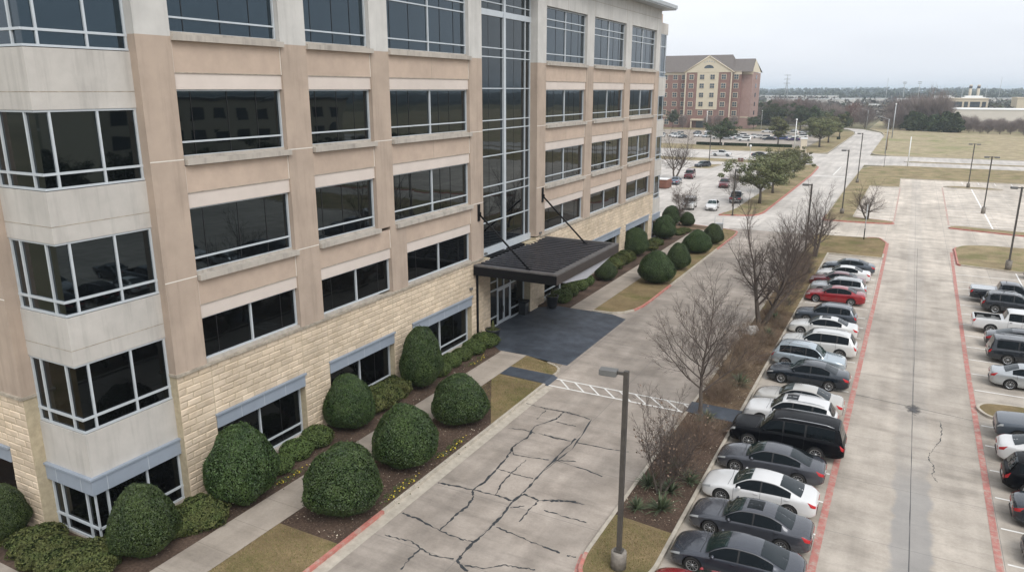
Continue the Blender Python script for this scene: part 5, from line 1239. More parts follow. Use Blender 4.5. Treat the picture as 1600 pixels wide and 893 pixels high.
# ---- small rounded shrubs and low hedges by the wall
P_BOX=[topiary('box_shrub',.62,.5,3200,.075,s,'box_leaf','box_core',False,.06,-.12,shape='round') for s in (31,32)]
BX=[(-25.25,37.6,.75,.95,'clipped round shrub half behind the tall holly, first of the row by the entrance'),(-25.45,39.3,.72,.9,'second small round shrub in the row before the black planter'),(-25.45,40.7,.72,.85,'third small round shrub in the row before the black planter'),(-25.4,42.2,.85,.95,'fourth small round shrub in the row before the black planter'),(-25.45,43.9,1.0,1.0,'widest round shrub of the row, touching the black planter by the door'),
 (-25.3,57.0,.95,1.15,'round shrub just right of the planter under the canopy edge'),(-25.5,59.2,.9,1.1,'second round shrub right of the planter under the canopy edge'),(-25.6,61.4,.9,1.05,'third round shrub beyond the planter under the canopy edge'),(-25.65,63.4,.85,1.0,'fourth round shrub beyond the planter, beside bare holly stems'),
 (-25.2,23.4,.72,.85,'small round shrub under the first blue lintel window, nearest one'),(-25.45,24.9,.8,.95,'round shrub in the middle of the first blue lintel window'),(-25.5,26.4,.85,1.0,'round shrub at the right end of the first blue lintel window')]
for i,(x,y,r,h,lab) in enumerate(BX): dup(P_BOX[i%2],(x,y,.1),random.uniform(0,6.28),(r/.62,r/.62,h/.94),lab,'shrub','small round shrubs along the wall')
P_JUN=[topiary('low_shrub',.9,.45,5200,.10,s,'juniper_leaf','box_core',False,.16,-.15,shape='round') for s in (41,42,43)]
JU=[(-29.2,14.2,1.0,.85),(-28.1,13.9,1.0,.9),(-27.0,14.0,1.05,.9),(-26.0,14.2,1.05,.95),(-26.2,15.0,.8,.8),(-25.2,17.7,.95,.9),(-24.7,18.7,.85,.85),(-25.3,18.9,.85,.9),
    (-25.6,31.0,.95,1.15),(-25.75,32.4,1.0,1.2),(-25.75,33.7,.9,1.1),
    (-25.75,69.2,.95,1.1),(-25.75,71.0,1.0,1.15),(-25.75,72.9,1.0,1.15),(-25.75,74.8,1.0,1.2),(-25.2,81.6,.9,.9),(-25.4,84.4,.9,.9),(-24.9,92.5,.9,.7),(-24.7,94.5,.8,.6)]
for i,(x,y,r,h) in enumerate(JU):
    lab='loose spreading juniper in the low hedge round the glass corner bay' if i<8 else 'loose green hedge shrub under the second blue lintel window' if i<11 else 'low hedge shrub at the wall beyond the entrance canopy'
    dup(P_JUN[i%3],(x,y,.08),random.uniform(0,6.28),(r/.9,r/.9,h/.83),lab,'shrub',['junipers round the corner bay','hedge shrubs under the second lintel','hedge shrubs beyond the canopy'][0 if i<8 else 1 if i<11 else 2])
for b in P_BOX+P_JUN: hide_proto(b)
# ---- bare trees
t2=bare_tree('bare_tree',8.2,.13,5,4,1,dict(kids=[15,7,6,5],spread=[.95,.7,.6,.6],wob=.11),buds=120); tag(t2,'slender leafless tree on the island at the end of the blue crosswalk path','tree',group='leafless trees on the planted island'); t2.location=(-8.8,39.6,.1); t2.scale=(.93,.93,.85)
t3=bare_tree('bare_tree',9.2,.21,8,4,2,dict(kids=[9,7,6,5],spread=[1.1,.8,.65,.6],wob=.15,ratio=[.62,.58,.55,.5])); tag(t3,'largest leafless tree, forked low, above the grey rock on the island','tree',group='leafless trees on the planted island'); t3.location=(-8.7,58.2,.1); t3.scale=(1.0,1.0,1.08)
t4=dup(t3,(-7.9,86.8,.1),2.1,(.80,.80,.82),'dark leafless tree at the far end of the island beside a lamp post','tree','leafless trees on the planted island')
t4b=dup(t2,(-8.9,76.5,.1),1.1,(.8,.8,.72),'thin leafless tree between the two large forked ones on the island','tree','leafless trees on the planted island')
dup(t2,(-8.3,68.5,.1),2.6,(.85,.85,.68),'low spreading leafless tree just beyond the largest forked one','tree','leafless trees on the planted island')
dup(t3,(-4.2,116.4,.1),4.0,(.72,.72,.56),'small round-headed leafless tree alone on the grass beyond the cross lane','tree',None)
dup(t3,(-42.8,153.5,0),.7,(1.05,1.05,1.10),'tall leafless tree beside the maroon SUV in the rear lot','tree','')
dup(t2,(-24.0,120.5,.1),.3,(.5,.5,.72),'thin leafless sapling in front of the left oak','tree','')
cm=bare_tree('crepe_myrtle',4.0,.055,21,4,4,dict(kids=[7,5,3,3],spread=[.8,.65,.55],wob=.12,up=[.06,.06,.03],rmin=.005,ratio=[.62,.62,.55]),'twig',buds=420); tag(cm,'multi-stemmed leafless crepe myrtle with dry seed heads in front of the near lamp post','tree'); cm.location=(-8.2,30.0,.1); cm.scale=(1.1,1.1,1.15)
dup(cm,(-29.8,111.6,0),1.2,(1.5,1.5,1.0),'multi-stemmed leafless crepe myrtle at the far corner of the office','tree','')
dup(cm,(-26.6,98.8,.1),2.2,(.8,.8,.9),'pale bare stems between two round evergreen bushes','tree','')
# ---- brown dormant shrubs and yuccas on the island
def brush(name, w, h, n, seed):
    rnd=random.Random(seed); root=thing(name,name,'shrub'); mb=MB()
    for _ in range(n):
        a=rnd.uniform(0,6.28); rr=w*.35*math.sqrt(rnd.random()); b=Vector((rr*math.cos(a),rr*math.sin(a),0)); d=Vector((math.cos(a)*rnd.uniform(0,.9),math.sin(a)*rnd.uniform(0,.9),1)).normalized(); l=h*rnd.uniform(.5,1); p1=b+d*l*.5+rand_dir(rnd)*.06; p2=p1+(d+rand_dir(rnd)*.5).normalized()*l*.5
        mb.tube([b,p1,p2],[.008,.006,.003],3,0,False,False)
        for k in range(5):
            q=p1.lerp(p2,rnd.random()); mb.tube([q,q+(d+rand_dir(rnd)*1.2).normalized()*l*.3],[.004,.003],3,0,False,False)
    mb.build('branches','dormant_twig',root); return root
P_BR=[brush('dormant_shrub',1.9,1.4,130,s) for s in (51,52)]
BRS=[(-8.3,33.2,.95,1.0,'brown dormant shrub behind the crepe myrtle'),(-8.0,35.6,1.0,1.0,'brown dormant shrub halfway between crepe myrtle and blue path'),(-8.6,37.3,.9,.85,'brown dormant shrub right before the blue path'),(-8.4,42.8,1.0,1.0,'brown dormant shrub just past the slender tree'),(-8.4,46.5,1.3,1.3,'wide brown dormant thicket past the slender tree'),(-8.3,50.2,1.3,1.2,'brown dormant thicket near the grey rock'),(-8.6,53.5,1.1,1.0,'brown dormant shrub in front of the grey rock'),
 (-8.1,62.0,1.2,1.2,'brown dormant shrub right behind the largest bare tree'),(-8.3,65.5,1.4,1.5,'tall dark thicket of bare stems behind the largest bare tree'),(-8.2,71.0,1.4,1.6,'tall dark thicket of bare stems beside the red car'),(-8.3,74.5,1.3,1.5,'dark thicket of bare stems beside the maroon car'),(-8.4,79.5,1.2,1.3,'dark thicket near the far end of the left car row'),(-8.8,83.0,1.1,1.2,'dark thicket in front of the far island tree')]
rb_=random.Random(17)
for k in range(14): BRS.append((rb_.uniform(-9.1,-7.4),41.8+k*1.5,rb_.uniform(.6,.9),rb_.uniform(.45,.75),'low pale dry brush on the mulch between the blue path and the red car'))
for k in range(7): BRS.append((rb_.uniform(-9.2,-7.2),31.5+k*1.05,rb_.uniform(.45,.7),rb_.uniform(.4,.6),'low pale dry brush on the mulch between the crepe myrtle and the blue path'))
for i,(x,y,s_,h_,lab) in enumerate(BRS): dup(P_BR[i%2],(x,y,.1),random.uniform(0,6.28),(s_,s_,h_),lab,'shrub','dormant shrubs on the planted island' if not lab.startswith('low pale') else 'low dry brush '+('past' if 'red car' in lab else 'before')+' the blue path')
def yucca(name, seed, n=85):
    rnd=random.Random(seed); root=thing(name,name,'plant'); mb=MB()
    for _ in range(n):
        a=rnd.uniform(0,6.28); el=rnd.uniform(.15,1.45); l=rnd.uniform(.55,.85); d=Vector((math.cos(a)*math.cos(el),math.sin(a)*math.cos(el),math.sin(el))); sd_=Vector((-math.sin(a),math.cos(a),0))*.02
        b=Vector((0,0,.08)); m=b+d*l*.6; t=b+d*l+Vector((0,0,-.10*math.cos(el)))
        mb.add([b-sd_,b+sd_,m+sd_*1.1,m-sd_*1.1,t],[(0,1,2,3),(3,2,4)])
    mb.build('leaves','yucca_leaf',root); return root
P_Y=[yucca('yucca',s) for s in (61,62)]
for i,(x,y,s_,lab) in enumerate([(-8.75,28.2,.9,'small spiky yucca next to the turf edge by the near lamp post'),(-8.9,30.4,1.0,'spiky yucca left of the crepe myrtle stems'),(-7.75,28.6,1.25,'biggest spiky yucca, right of the crepe myrtle'),(-7.8,30.3,1.1,'spiky yucca behind the biggest one'),(-7.3,31.6,1.0,'spiky yucca nearest to the car noses'),(-8.2,32.3,1.0,'spiky yucca under the crepe myrtle crown'),
   (-8.2,38.5,1.15,'spiky yucca at the near edge of the blue path'),(-7.6,44.6,1.35,'broad grey-green yucca behind the slender bare tree'),(-7.75,55.3,1.25,'grey-green yucca beside the grey rock'),(-7.9,59.9,1.1,'grey-green yucca right of the largest bare tree'),(-7.6,65.0,1.1,'grey-green yucca near the empty stall'),(-7.5,78.0,1.0,'grey-green yucca near the white sedan at the far row end')]):
    dup(P_Y[i%2],(x,y,.1),random.uniform(0,6.28),(s_,s_,s_),lab,'plant','yuccas on the planted island')
for b in P_BR+P_Y: hide_proto(b)
def rocky(name, sc_, loc, label, seed):
    rnd=random.Random(seed); f=bumpy(rnd,6,.18); mb=MB(); nu,nv=14,9; vs=[]
    for j in range(nv+1):
        th=math.pi*j/nv
        for i in range(nu):
            ph=2*math.pi*i/nu; d=Vector((math.sin(th)*math.cos(ph),math.sin(th)*math.sin(ph),math.cos(th))); k=f(d); vs.append((loc[0]+d.x*sc_[0]*k,loc[1]+d.y*sc_[1]*k,loc[2]+d.z*sc_[2]*k))
    mb.add(vs,[(j*nu+i,(j+1)*nu+i,(j+1)*nu+(i+1)%nu,j*nu+(i+1)%nu) for j in range(nv) for i in range(nu)]); return tag(mb.build(name,'rock'),label,'rock')
rocky('boulder',(.5,.7,.35),(-9.0,56.0,.25),'pale grey rock at the foot of the largest bare tree',3)
# ---- pansies: a few flowering clumps
def pansies(seed):
    rnd=random.Random(seed); root=thing('pansy_clump','pansy_clump','flowers'); g=MB(); y=MB()
    for _ in range(110): leaf(g,Vector((rnd.gauss(0,.17),rnd.gauss(0,.3),rnd.uniform(.03,.14))),rand_dir(rnd)+Vector((0,0,1)),.08,rnd)
    for _ in range(12): leaf(y,Vector((rnd.gauss(0,.16),rnd.gauss(0,.3),rnd.uniform(.12,.19))),rand_dir(rnd)*.5+Vector((0,0,1)),.085,rnd,0,1)
    g.build('leaves','box_leaf',root); y.build('blossom','pansy',root); return root
pp=pansies(71)
for i,(x,y) in enumerate([(-18.95,23.9),(-19.0,24.7),(-18.95,25.5),(-19.1,28.3),(-19.0,29.2),(-19.1,30.0),(-24.3,22.6),(-24.3,23.6),(-24.3,40.2),(-24.35,41.4)]):
    lab='yellow pansies between the nearest holly bush and the kerb' if i<3 else 'yellow pansies between the second and third kerb hollies' if i<6 else 'yellow pansies along the footpath under the first lintel window' if i<8 else 'few yellow pansies at the path before the entrance planter'
    dup(pp,(x,y,.1),random.uniform(-.3,.3),(1,1,1),lab,'flowers','pansies '+['by the nearest holly','by the second holly','under the first window','before the planter'][0 if i<3 else 1 if i<6 else 2 if i<8 else 3])
hide_proto(pp)
# ---- grass blades over the nearest lawns
def blades(name, polys, dens, seed, label):
    rnd=random.Random(seed); mb=MB()
    for (x0,x1,y0,y1) in polys:
        for _ in range(int((x1-x0)*(y1-y0)*dens)):
            p=Vector((rnd.uniform(x0,x1),rnd.uniform(y0,y1),.125)); a=rnd.uniform(0,6.28); h=rnd.uniform(.03,.075); u=Vector((math.cos(a),math.sin(a),0))*.012; t=p+Vector((rnd.uniform(-.04,.04),rnd.uniform(-.04,.04),h))
            mb.add([p-u,p+u,t],[(0,1,2)],0 if rnd.random()<.72 else 1)
    tag(mb.build(name,['dry_blade','green_blade']),label,'grass',kind='stuff')
mk('dry_blade',(.19,.145,.07),rough=.9,c2=(.27,.21,.11),sc=2,island=.35,spec=.1); mk('green_blade',(.10,.13,.035),rough=.9,c2=(.15,.17,.05),sc=2,island=.3,spec=.1)
blades('grass',[(-21.86,-18.68,14.5,20.0),(-21.8,-18.7,34.5,39.3),(-9.35,-6.95,23.4,27.1),(-21.8,-18.9,41.2,42.9)],420,5,'short straw-coloured winter grass on the nearest lawn strips')
def litter(polys,n,seed):
    rnd=random.Random(seed); mb=MB()
    for _ in range(n):
        x0,x1,y0,y1=rnd.choice(polys); leaf(mb,Vector((rnd.uniform(x0,x1),rnd.uniform(y0,y1),.145+rnd.random()*.012)),rand_dir(rnd)*.35+Vector((0,0,1)),.075,rnd,0 if rnd.random()<.93 else 1,.6)
    tag(mb.build('fallen_leaves',['dormant_twig','hotel_trim']),'brown fallen leaves and bark chips over the planting beds','leaves',kind='stuff')
litter([(-9.4,-6.9,27.5,39.3),(-9.4,-6.9,41.1,50),(-9.4,-6.9,50,63),(-21.8,-18.7,20.2,33),(-26.3,-23.9,16,43)],9000,15)
# ---- planters and litter bin by the doors
for x,y,lab in ((-25.25,44.7,'black planter with a cone shrub left of the entrance'),(-25.25,54.9,'black planter with a cone shrub right of the entrance')):
    t=thing('planter',lab,'planter',(x,y,.14),'planters by the entrance')
    mb=MB(); mb.lathe([(0,0),(.36,0),(.42,.2),(.52,.95),(.58,1.0),(.58,1.06),(.50,1.06),(.48,.95),(0,.93)],(x,y,.14),24); mb.build('pot','pot_black',t)
    rnd=random.Random(int(y)); mb=MB()
    for _ in range(700):
        z=rnd.random(); a=rnd.uniform(0,6.28); rr=.20*(1-z)**.8; leaf(mb,Vector((x+rr*math.cos(a),y+rr*math.sin(a),1.1+z*.75)),Vector((math.cos(a),math.sin(a),.5))+rand_dir(rnd)*.6,.06,rnd)
    for _ in range(500):
        a=rnd.uniform(0,6.28); rr=.46*math.sqrt(rnd.random()); leaf(mb,Vector((x+rr*math.cos(a),y+rr*math.sin(a),1.1+rnd.uniform(0,.1))),rand_dir(rnd)+Vector((0,0,1)),.07,rnd)
    mb.build('cone_shrub','juniper_leaf',t)
t=thing('litter_bin','black litter bin beside the stone pier at the entrance','bin',(-26.55,52.2,.14))
mb=MB(); mb.box(-26.85,-26.25,51.85,52.5,.14,1.15); mb.build('body','pot_black',t)
mb=MB(); mb.box(-26.9,-26.2,51.8,52.55,1.15,1.3); mb.build('lid','dark_metal',t); mb=MB(); mb.box(-26.252,-26.235,51.98,52.38,.85,1.08); mb.build('flap','lamp_head',t)

# ================================================================ LAMP POSTS, POLES, SIGNS
def lamp(x,y,h,heads,lab,group,base=True,bh=.72,z0=.13,r=.085):
    t=thing('lamp_post',lab,'lamp post',(x,y,z0),group)
    if base:
        mb=MB(); mb.lathe([(0,0),(.30,0),(.30,bh-.03),(.275,bh),(0,bh)],(x,y,z0),20); mb.build('footing','footing_concrete',t)
    mb=MB(); b=z0+(bh if base else 0); mb.box(x-.16,x+.16,y-.16,y+.16,b,b+.06); mb.box(x-r,x+r,y-r,y+r,b+.06,z0+h); mb.build('pole','bronze_pole',t)
    for dx,dy in heads:
        mb=MB(); l=math.hypot(dx,dy); ux,uy=dx/l,dy/l
        def obox(a0,a1,w,za,zb):
            px,py=-uy,ux; vs=[(x+ux*a+px*s,y+uy*a+py*s,z) for z in (za,zb) for a,s in ((a0,-w),(a1,-w),(a1,w),(a0,w))]
            mb.add(vs,[(0,3,2,1),(4,5,6,7),(0,1,5,4),(1,2,6,5),(2,3,7,6),(3,0,4,7)])
        obox(r-.02,.36,.05,z0+h-.16,z0+h-.06); mb.build('arm','bronze_pole',t)
        mb=MB(); obox(.34,.98,.19,z0+h-.22,z0+h-.02); obox(.40,.92,.15,z0+h-.25,z0+h-.22); mb.build('lamp_head','lamp_head',t)
GLP='dark square lamp posts'
lamp(-8.05,24.0,8.1,[(-1,-.1)],'bronze lamp post with one box head on a concrete footing, nearest the camera',GLP)
lamp(-9.2,89.2,7.7,[(-1,0)],'single-headed lamp post among the bare trees at the far island end',GLP,False)
lamp(-7.85,120.3,9.4,[(-1,0)],'single-headed lamp post on the verge by the small round bare tree',GLP)
lamp(-8.5,163.3,9.7,[(-1,0)],'single-headed lamp post on the verge nearest the street',GLP)
lamp(10.4,89.4,8.5,[(-1,0),(1,0)],'twin-headed lamp post on the kerbed grass at the right edge',GLP,True,.95)
lamp(10.9,131.0,8.5,[(-1,0),(1,0)],'twin-headed lamp post in the middle of the empty stalls',GLP,True,.95,0)
lamp(10.6,164.3,8.2,[(-1,0),(1,0)],'twin-headed lamp post on the thin lens-shaped island',GLP,True,.8)
lamp(-22.0,111.2,6.7,[(0,1)],'thin lamp post before the left oak at the red kerb tip',GLP,False)
lamp(-42.4,181.6,8.4,[(-1,0)],'thin lamp post on the small island beside the dark parked car',GLP,False)
def pole(name,x,y,h,r,mat,lab,cat,extra=None,z0=0):
    t=thing(name,lab,cat,(x,y,z0)); mb=MB(); mb.tube([(x,y,z0-.1),(x,y,z0+h)],[r,r*.75],8); mb.build('pole',mat,t)
    if extra: extra(t,x,y,z0+h)
    return t
def cobra(dx,dy):
    def f(t,x,y,z):
        mb=MB(); l=math.hypot(dx,dy); pts=[(x+dx*k/6,y+dy*k/6,z-.2+.9*math.sin(k/6*1.4)) for k in range(7)]; mb.tube(pts,.05,6); mb.build('arm','galvanised',t)
        mb=MB(); ux,uy=dx/l,dy/l; e=pts[-1]; mb.tube([(e[0]-ux*.2,e[1]-uy*.2,e[2]),(e[0]+ux*.35,e[1]+uy*.35,e[2]+.03),(e[0]+ux*.8,e[1]+uy*.8,e[2])],[.08,.16,.06],8); mb.build('lamp_head','lamp_head',t)
    return f
pole('street_light',-6.2,242,9.9,.11,'galvanised','grey cobra-head street light beside the wooden pole','street light',cobra(-3.0,.6),.1)
pole('street_light',-19.6,400,8.6,.12,'galvanised','far grey cobra-head street light at the bend of the side road','street light',cobra(-3.4,.4),.1)
def crossarm(t,x,y,z):
    mb=MB(); mb.box(x-1.0,x+1.0,y-.06,y+.06,z-.5,z-.36); mb.build('crossarm','weathered_wood',t)
pole('sign_post',-4.95,198.9,4.4,.05,'bronze_pole','thin dark post at the street corner grass','post',None,.1)
pole('wooden_pole',-6.4,258.0,5.6,.22,'weathered_wood','short thick weathered wooden pole with a crossarm in the field','utility pole',crossarm,.1)
def cap(t,x,y,z):
    mb=MB(); mb.lathe([(.10,-.6),(.26,-.5),(.26,-.1),(.1,0),(0,0)],(x,y,z),10); mb.build('lamp_head','white_metal',t)
pole('tall_pole',-6.6,325,13.0,.20,'galvanised','tall pale pole at the edge of the woods','utility pole',cap,.1)
pole('pale_post',0.0,204.0,7.1,.13,'white_metal','pale slender post at the near edge of the street','post',None,.1)
pole('white_light_pole',-31.9,248.2,9.3,.16,'white_metal','white light pole at the hotel lot hedge','light pole',cap,.1)
pole('light_pole',-63.4,371.6,8.6,.13,'white_metal','white light pole beside the right corner of the hotel','light pole',cap,.1)
pole('light_pole',-84.5,352,8.5,.12,'white_metal','white light pole in front of the left wing of the hotel','light pole',cap,.1)
pole('light_pole',-36.2,199.3,4.3,.07,'galvanised','short grey post at the street edge of the rear lot','post',cap,.1)
t=thing('sign_post','grey pole with a small sign blade at the head of the grass tip','sign',(-3.7,100.0,.13)); mb=MB(); mb.tube([(-3.7,100,.1),(-3.7,100,4.4)],[.05,.045],8); mb.build('post','galvanised',t)
mb=MB(); mb.tube([(-3.7,100,.1),(-3.7,100,1.5)],.06,8); mb.build('sleeve','dark_metal',t); mb=MB(); mb.box(-3.72,-3.69,99.8,100.2,3.9,4.45); mb.build('sign_blade','white_metal',t)
t=thing('monument_sign','pale stone pillar sign on the hotel verge','sign',(-27.8,236.6,.1)); mb=MB(); mb.box(-28.6,-27.0,236.2,237.0,.1,4.0); mb.build('pillar','hotel_trim',t); mb=MB(); mb.box(-28.75,-26.85,236.05,237.15,4.0,4.4); mb.build('cap','white_metal',t)
t=thing('bike_rack','low metal railing with a red box on the street verge','railing',(-38.5,197.6,.1)); mb=MB()
for k in range(6): mb.tube([(-41.5+k*1.1,197.6,.1),(-41.5+k*1.1,197.6,1.25)],.04,6)
mb.tube([(-41.5,197.6,1.25),(-36,197.6,1.25)],.045,6); mb.tube([(-41.5,197.6,.6),(-36,197.6,.6)],.03,6); mb.build('rails','galvanised',t); mb=MB(); mb.box(-38.9,-37.6,198.0,198.8,.1,1.0); mb.build('box','red_box',t)
t=thing('dumpster','rusty red skip beside the far corner of the office','skip',(-42.0,138.5,0)); mb=MB(); mb.prism([(-44.5,136.6),(-39.6,136.6),(-39.2,138.8),(-44.5,138.8)],.15,1.7); mb.build('body','red_box',t); mb=MB(); mb.box(-44.6,-39.5,136.5,138.9,1.7,1.8); mb.build('lid','white_metal',t)
t=thing('bollard_frame','grey utility cabinet at the corner of the building lawn','cabinet',(-21.0,98.3,.13)); mb=MB(); mb.box(-21.5,-20.6,97.9,98.6,.13,1.0); mb.build('body','galvanised',t); mb=MB(); mb.tube([(-21.55,97.8,.1),(-21.55,97.8,1.9)],.04,6); mb.tube([(-20.5,97.8,.1),(-20.5,97.8,1.8)],.04,6); mb.build('guard_post','galvanised',t)
# ================================================================ HOTEL AND THE DISTANCE
H_=thing('hotel_building','six-storey red brick and cream hotel with a gabled front and brown hipped roof','hotel',(-90,380,0))
def hb(name,mat,*bx,mats=None):
    mb=MB()
    for b in bx: mb.box(*b)
    return mb.build(name,mats or mat,H_)
YP=371.0
hb('wall','hotel_brick',(-128,-100.7,374,392,0,26.0)); hb('wall','hotel_brick',(-78.6,-74.6,372.6,392,0,26.0)); hb('side_wall','hotel_brick_pale',(-74.6,-69.9,375.5,396,0,26.0))
hb('front_wall','hotel_brick',(-100.7,-78.6,YP,392,0,26.2))
hb('cream_panel','hotel_cream',(-95.0,-84.8,YP-.12,YP,9.2,26.4))
hb('trim','hotel_trim',(-128,-100.7,373.8,374,25.1,26.6),(-100.9,-100.3,YP-.25,YP,5.2,26.2),(-79.0,-78.4,YP-.25,YP,5.2,26.2),(-78.4,-74.4,372.4,372.6,25.1,26.6),(-74.6,-69.7,375.3,375.5,25.1,26.6),(-128,-100.9,373.8,374,5.0,5.5),(-78.4,-74.5,372.4,372.6,5.0,5.5),(-74.5,-69.8,375.3,375.5,5.0,5.5),(-95.0,-84.8,YP-.22,YP,8.8,9.2))
mb=MB(); mb.add([(-101.3,YP-.2,26.1),(-77.9,YP-.2,26.1),(-89.6,YP-.2,33.4),(-101.3,YP+.6,26.1),(-77.9,YP+.6,26.1),(-89.6,YP+.6,33.4)],[(0,1,2),(5,4,3),(0,3,4,1),(1,4,5,2),(2,5,3,0)]); g_=mb.build('gable','hotel_cream',H_)
mb=MB()
for a,b in (((-101.6,26.1),(-89.6,33.6)),((-89.6,33.6),(-77.6,26.1))): mb.tube([(a[0],YP-.3,a[1]),(b[0],YP-.3,b[1])],.28,6)
mb.build('gable_trim','hotel_trim',g_)
mb=MB(); n=10; pts=[(-89.6+2.3*math.cos(math.pi*k/n),28.0+1.5*math.sin(math.pi*k/n)) for k in range(n+1)]; mb.add([(x,YP-.26,z) for x,z in pts],[tuple(range(n+1))]); mb.build('arched_window','hotel_glass',g_)
mb=MB()
for k in range(5): x=-91.9+k*1.15; mb.add([(x-.3,YP-.27,31.0+.35*math.sin(k/4*math.pi)-.4),(x+.4,YP-.27,31.0+.35*math.sin(k/4*math.pi)-.4),(x+.15,YP-.27,31.5+.5*math.sin(k/4*math.pi)-.4)],[(0,1,2)])
mb.build('emblem','blue_panel',g_)
mb=MB(); mb.add([(-130,373,26.3),(-78,373,26.3),(-78,395,26.3),(-130,395,26.3),(-122,384,34.6),(-81.5,384,34.6)],[(0,1,5,4),(1,2,5),(2,3,4,5),(3,0,4)])
mb.add([(-101.8,YP-.5,26.2),(-89.6,YP-.5,33.7),(-77.4,YP-.5,26.2),(-89.6,384,33.7),(-101.8,384,26.2),(-77.4,384,26.2)],[(0,1,3,4),(1,2,5,3)])
mb.add([(-82,372.2,26.3),(-69.2,372.2,26.3),(-69.2,397,26.3),(-82,397,26.3),(-82,385,32.6),(-70.9,385,32.6)],[(0,1,5,4),(2,3,4,5)])
mb.build('roof','hotel_roof',H_)
mb=MB(); mb.add([(-69.8,374.5,26.2),(-69.8,396.5,26.2),(-70.7,385.3,32.4)],[(0,1,2)]); mb.build('end_gable','hotel_cream',H_)
def hw(x,z,y,w=2.15,h=2.2):
    mb=MB(); mb.box(x-w/2-.14,x+w/2+.14,y-.16,y-.02,z-h/2-.14,z+h/2+.14); f=mb.build('window','hotel_trim',H_)
    mb=MB()
    for sx_ in (-1,1):
        for sz in (-1,1): mb.box(x+sx_*w*.25-w*.22,x+sx_*w*.25+w*.22,y-.2,y-.155,z+sz*h*.25-h*.22,z+sz*h*.25+h*.22)
    mb.build('pane','hotel_glass',f)
for r,z in enumerate((24.0,19.9,15.6,11.3,7.2)):
    for x,y in ((-120,374),(-115.8,374),(-111.6,374),(-106.6,374),(-102.3,374),(-97.8,YP),(-92.6,YP-.12 if r<4 else YP),(-87.6,YP-.12 if r<4 else YP),(-82.3,YP),(-76.8,372.6)): hw(x,z,y)
for r,z in enumerate((24.0,19.9,15.6,11.3,7.2)):
    mb=MB(); mb.box(-69.92,-69.8,384,386.6,z-1,z+1); mb.build('window','hotel_glass',H_)
for x in (-110,-105): hw(x,2.6,374,2.2,2.6)
hw(-76.8,2.6,372.6,1.8,2.4)
mb=MB(); mb.box(-96.5,-88.5,YP-3.2,YP,3.6,4.3); por=mb.build('porch','hotel_trim',H_)
mb=MB()
for x in (-96.1,-88.9): mb.box(x-.3,x+.3,YP-3,YP-2.4,0,3.6)
mb.build('column','hotel_trim',por); mb=MB(); mb.box(-94.3,-90.7,YP-.1,YP-.02,.1,3.2); mb.build('entrance_door','hotel_glass',H_)

# ---- oaks
OK=[oak('oak_tree',7.6,7.6,81,12000,.23,'oak_leaf'),oak('oak_tree',7.6,7.6,82,12000,.23,'oak_leaf')]
OD=oak('oak_tree',8,9.5,83,9000,.32,'oak_leaf_dark')
OS=oak('oak_tree',9,6.2,84,8000,.30,'oak_leaf',0,1.05)
TR=[(OK[0],-20.6,125,0,(1.05,1.05,1.0),'nearest full green oak on the red-kerbed verge, with a visible trunk'),(OK[1],-20.8,139,2,(.95,.95,.9),'green oak second along the red-kerbed verge'),(OK[0],-21,153,3,(.85,.85,.85),'green oak third along the red-kerbed verge'),(OK[1],-21,167,4,(.8,.8,.75),'last green oak of the red-kerbed verge, nearest the street'),
 (OD,-56,253.5,0,(1.05,1.05,.95),'broad dark oak on the hotel verge above the white pickup'),(OS,-38.6,260,1,(1,1,1),'slim upright oak in the hotel lot left of the white light pole'),(OK[0],-26,262,2,(1.35,1.35,1.2),'broad grey-green oak on the hotel verge right of the pillar sign'),(OK[1],-25.5,285,3,(1.3,1.3,1.15),'green oak behind the broad grey-green one'),(OD,-25,322,4,(1,1,1.05),'dark oak along the side road, farthest of its row'),
 (OD,-58,372,1,(1.25,1.25,1.4),'dark round oak right of the hotel'),(OD,-46,372,2,(1.2,1.2,1.3),'dark round oak in the middle behind the hotel lot'),(OD,-38,365,3,(1.2,1.2,1.2),'dark oak behind the hotel lot near the side road'),(OD,-66,366,5,(.7,.7,.7),'small dark oak at the hotel right corner'),(OD,-104,365,4,(.62,.62,.95),'dark conical evergreen in front of the hotel left wing')]
for p,x,y,rz,s_,lab in TR: dup(p,(x,y,.1),rz,s_,lab,'tree','evergreen oaks')
# beyond the picture's right edge, seen only as reflections in the office windows
for k in range(15): dup(OD if k%3 else OK[0],(58+3*math.sin(k*2.1),30+k*9.5,.0),k*1.3,(1.0,1.0,.9+.12*math.sin(k*1.7)),'dark oak of the row across the parking lot, mirrored in the office windows','tree','oaks across the parking lot')
RB=thing('low_office_building','beige three-storey office building across the lot, mirrored in the windows','office building',(94,125,0))
mb=MB(); mb.box(86,104,92,165,0,15.5); mb.build('wall','hotel_cream',RB); mb=MB(); mb.box(85.6,104.4,91.6,165.4,15.5,16.1); mb.build('roof','lamp_head',RB)
for fl in range(3):
    for k in range(11):
        mb=MB(); y=95+k*6.3; mb.box(85.94,86.06,y,y+3.6,1.6+fl*4.8,4.2+fl*4.8); mb.build('window','hotel_glass',RB)
for p in OK+[OD,OS]: hide_proto(p)
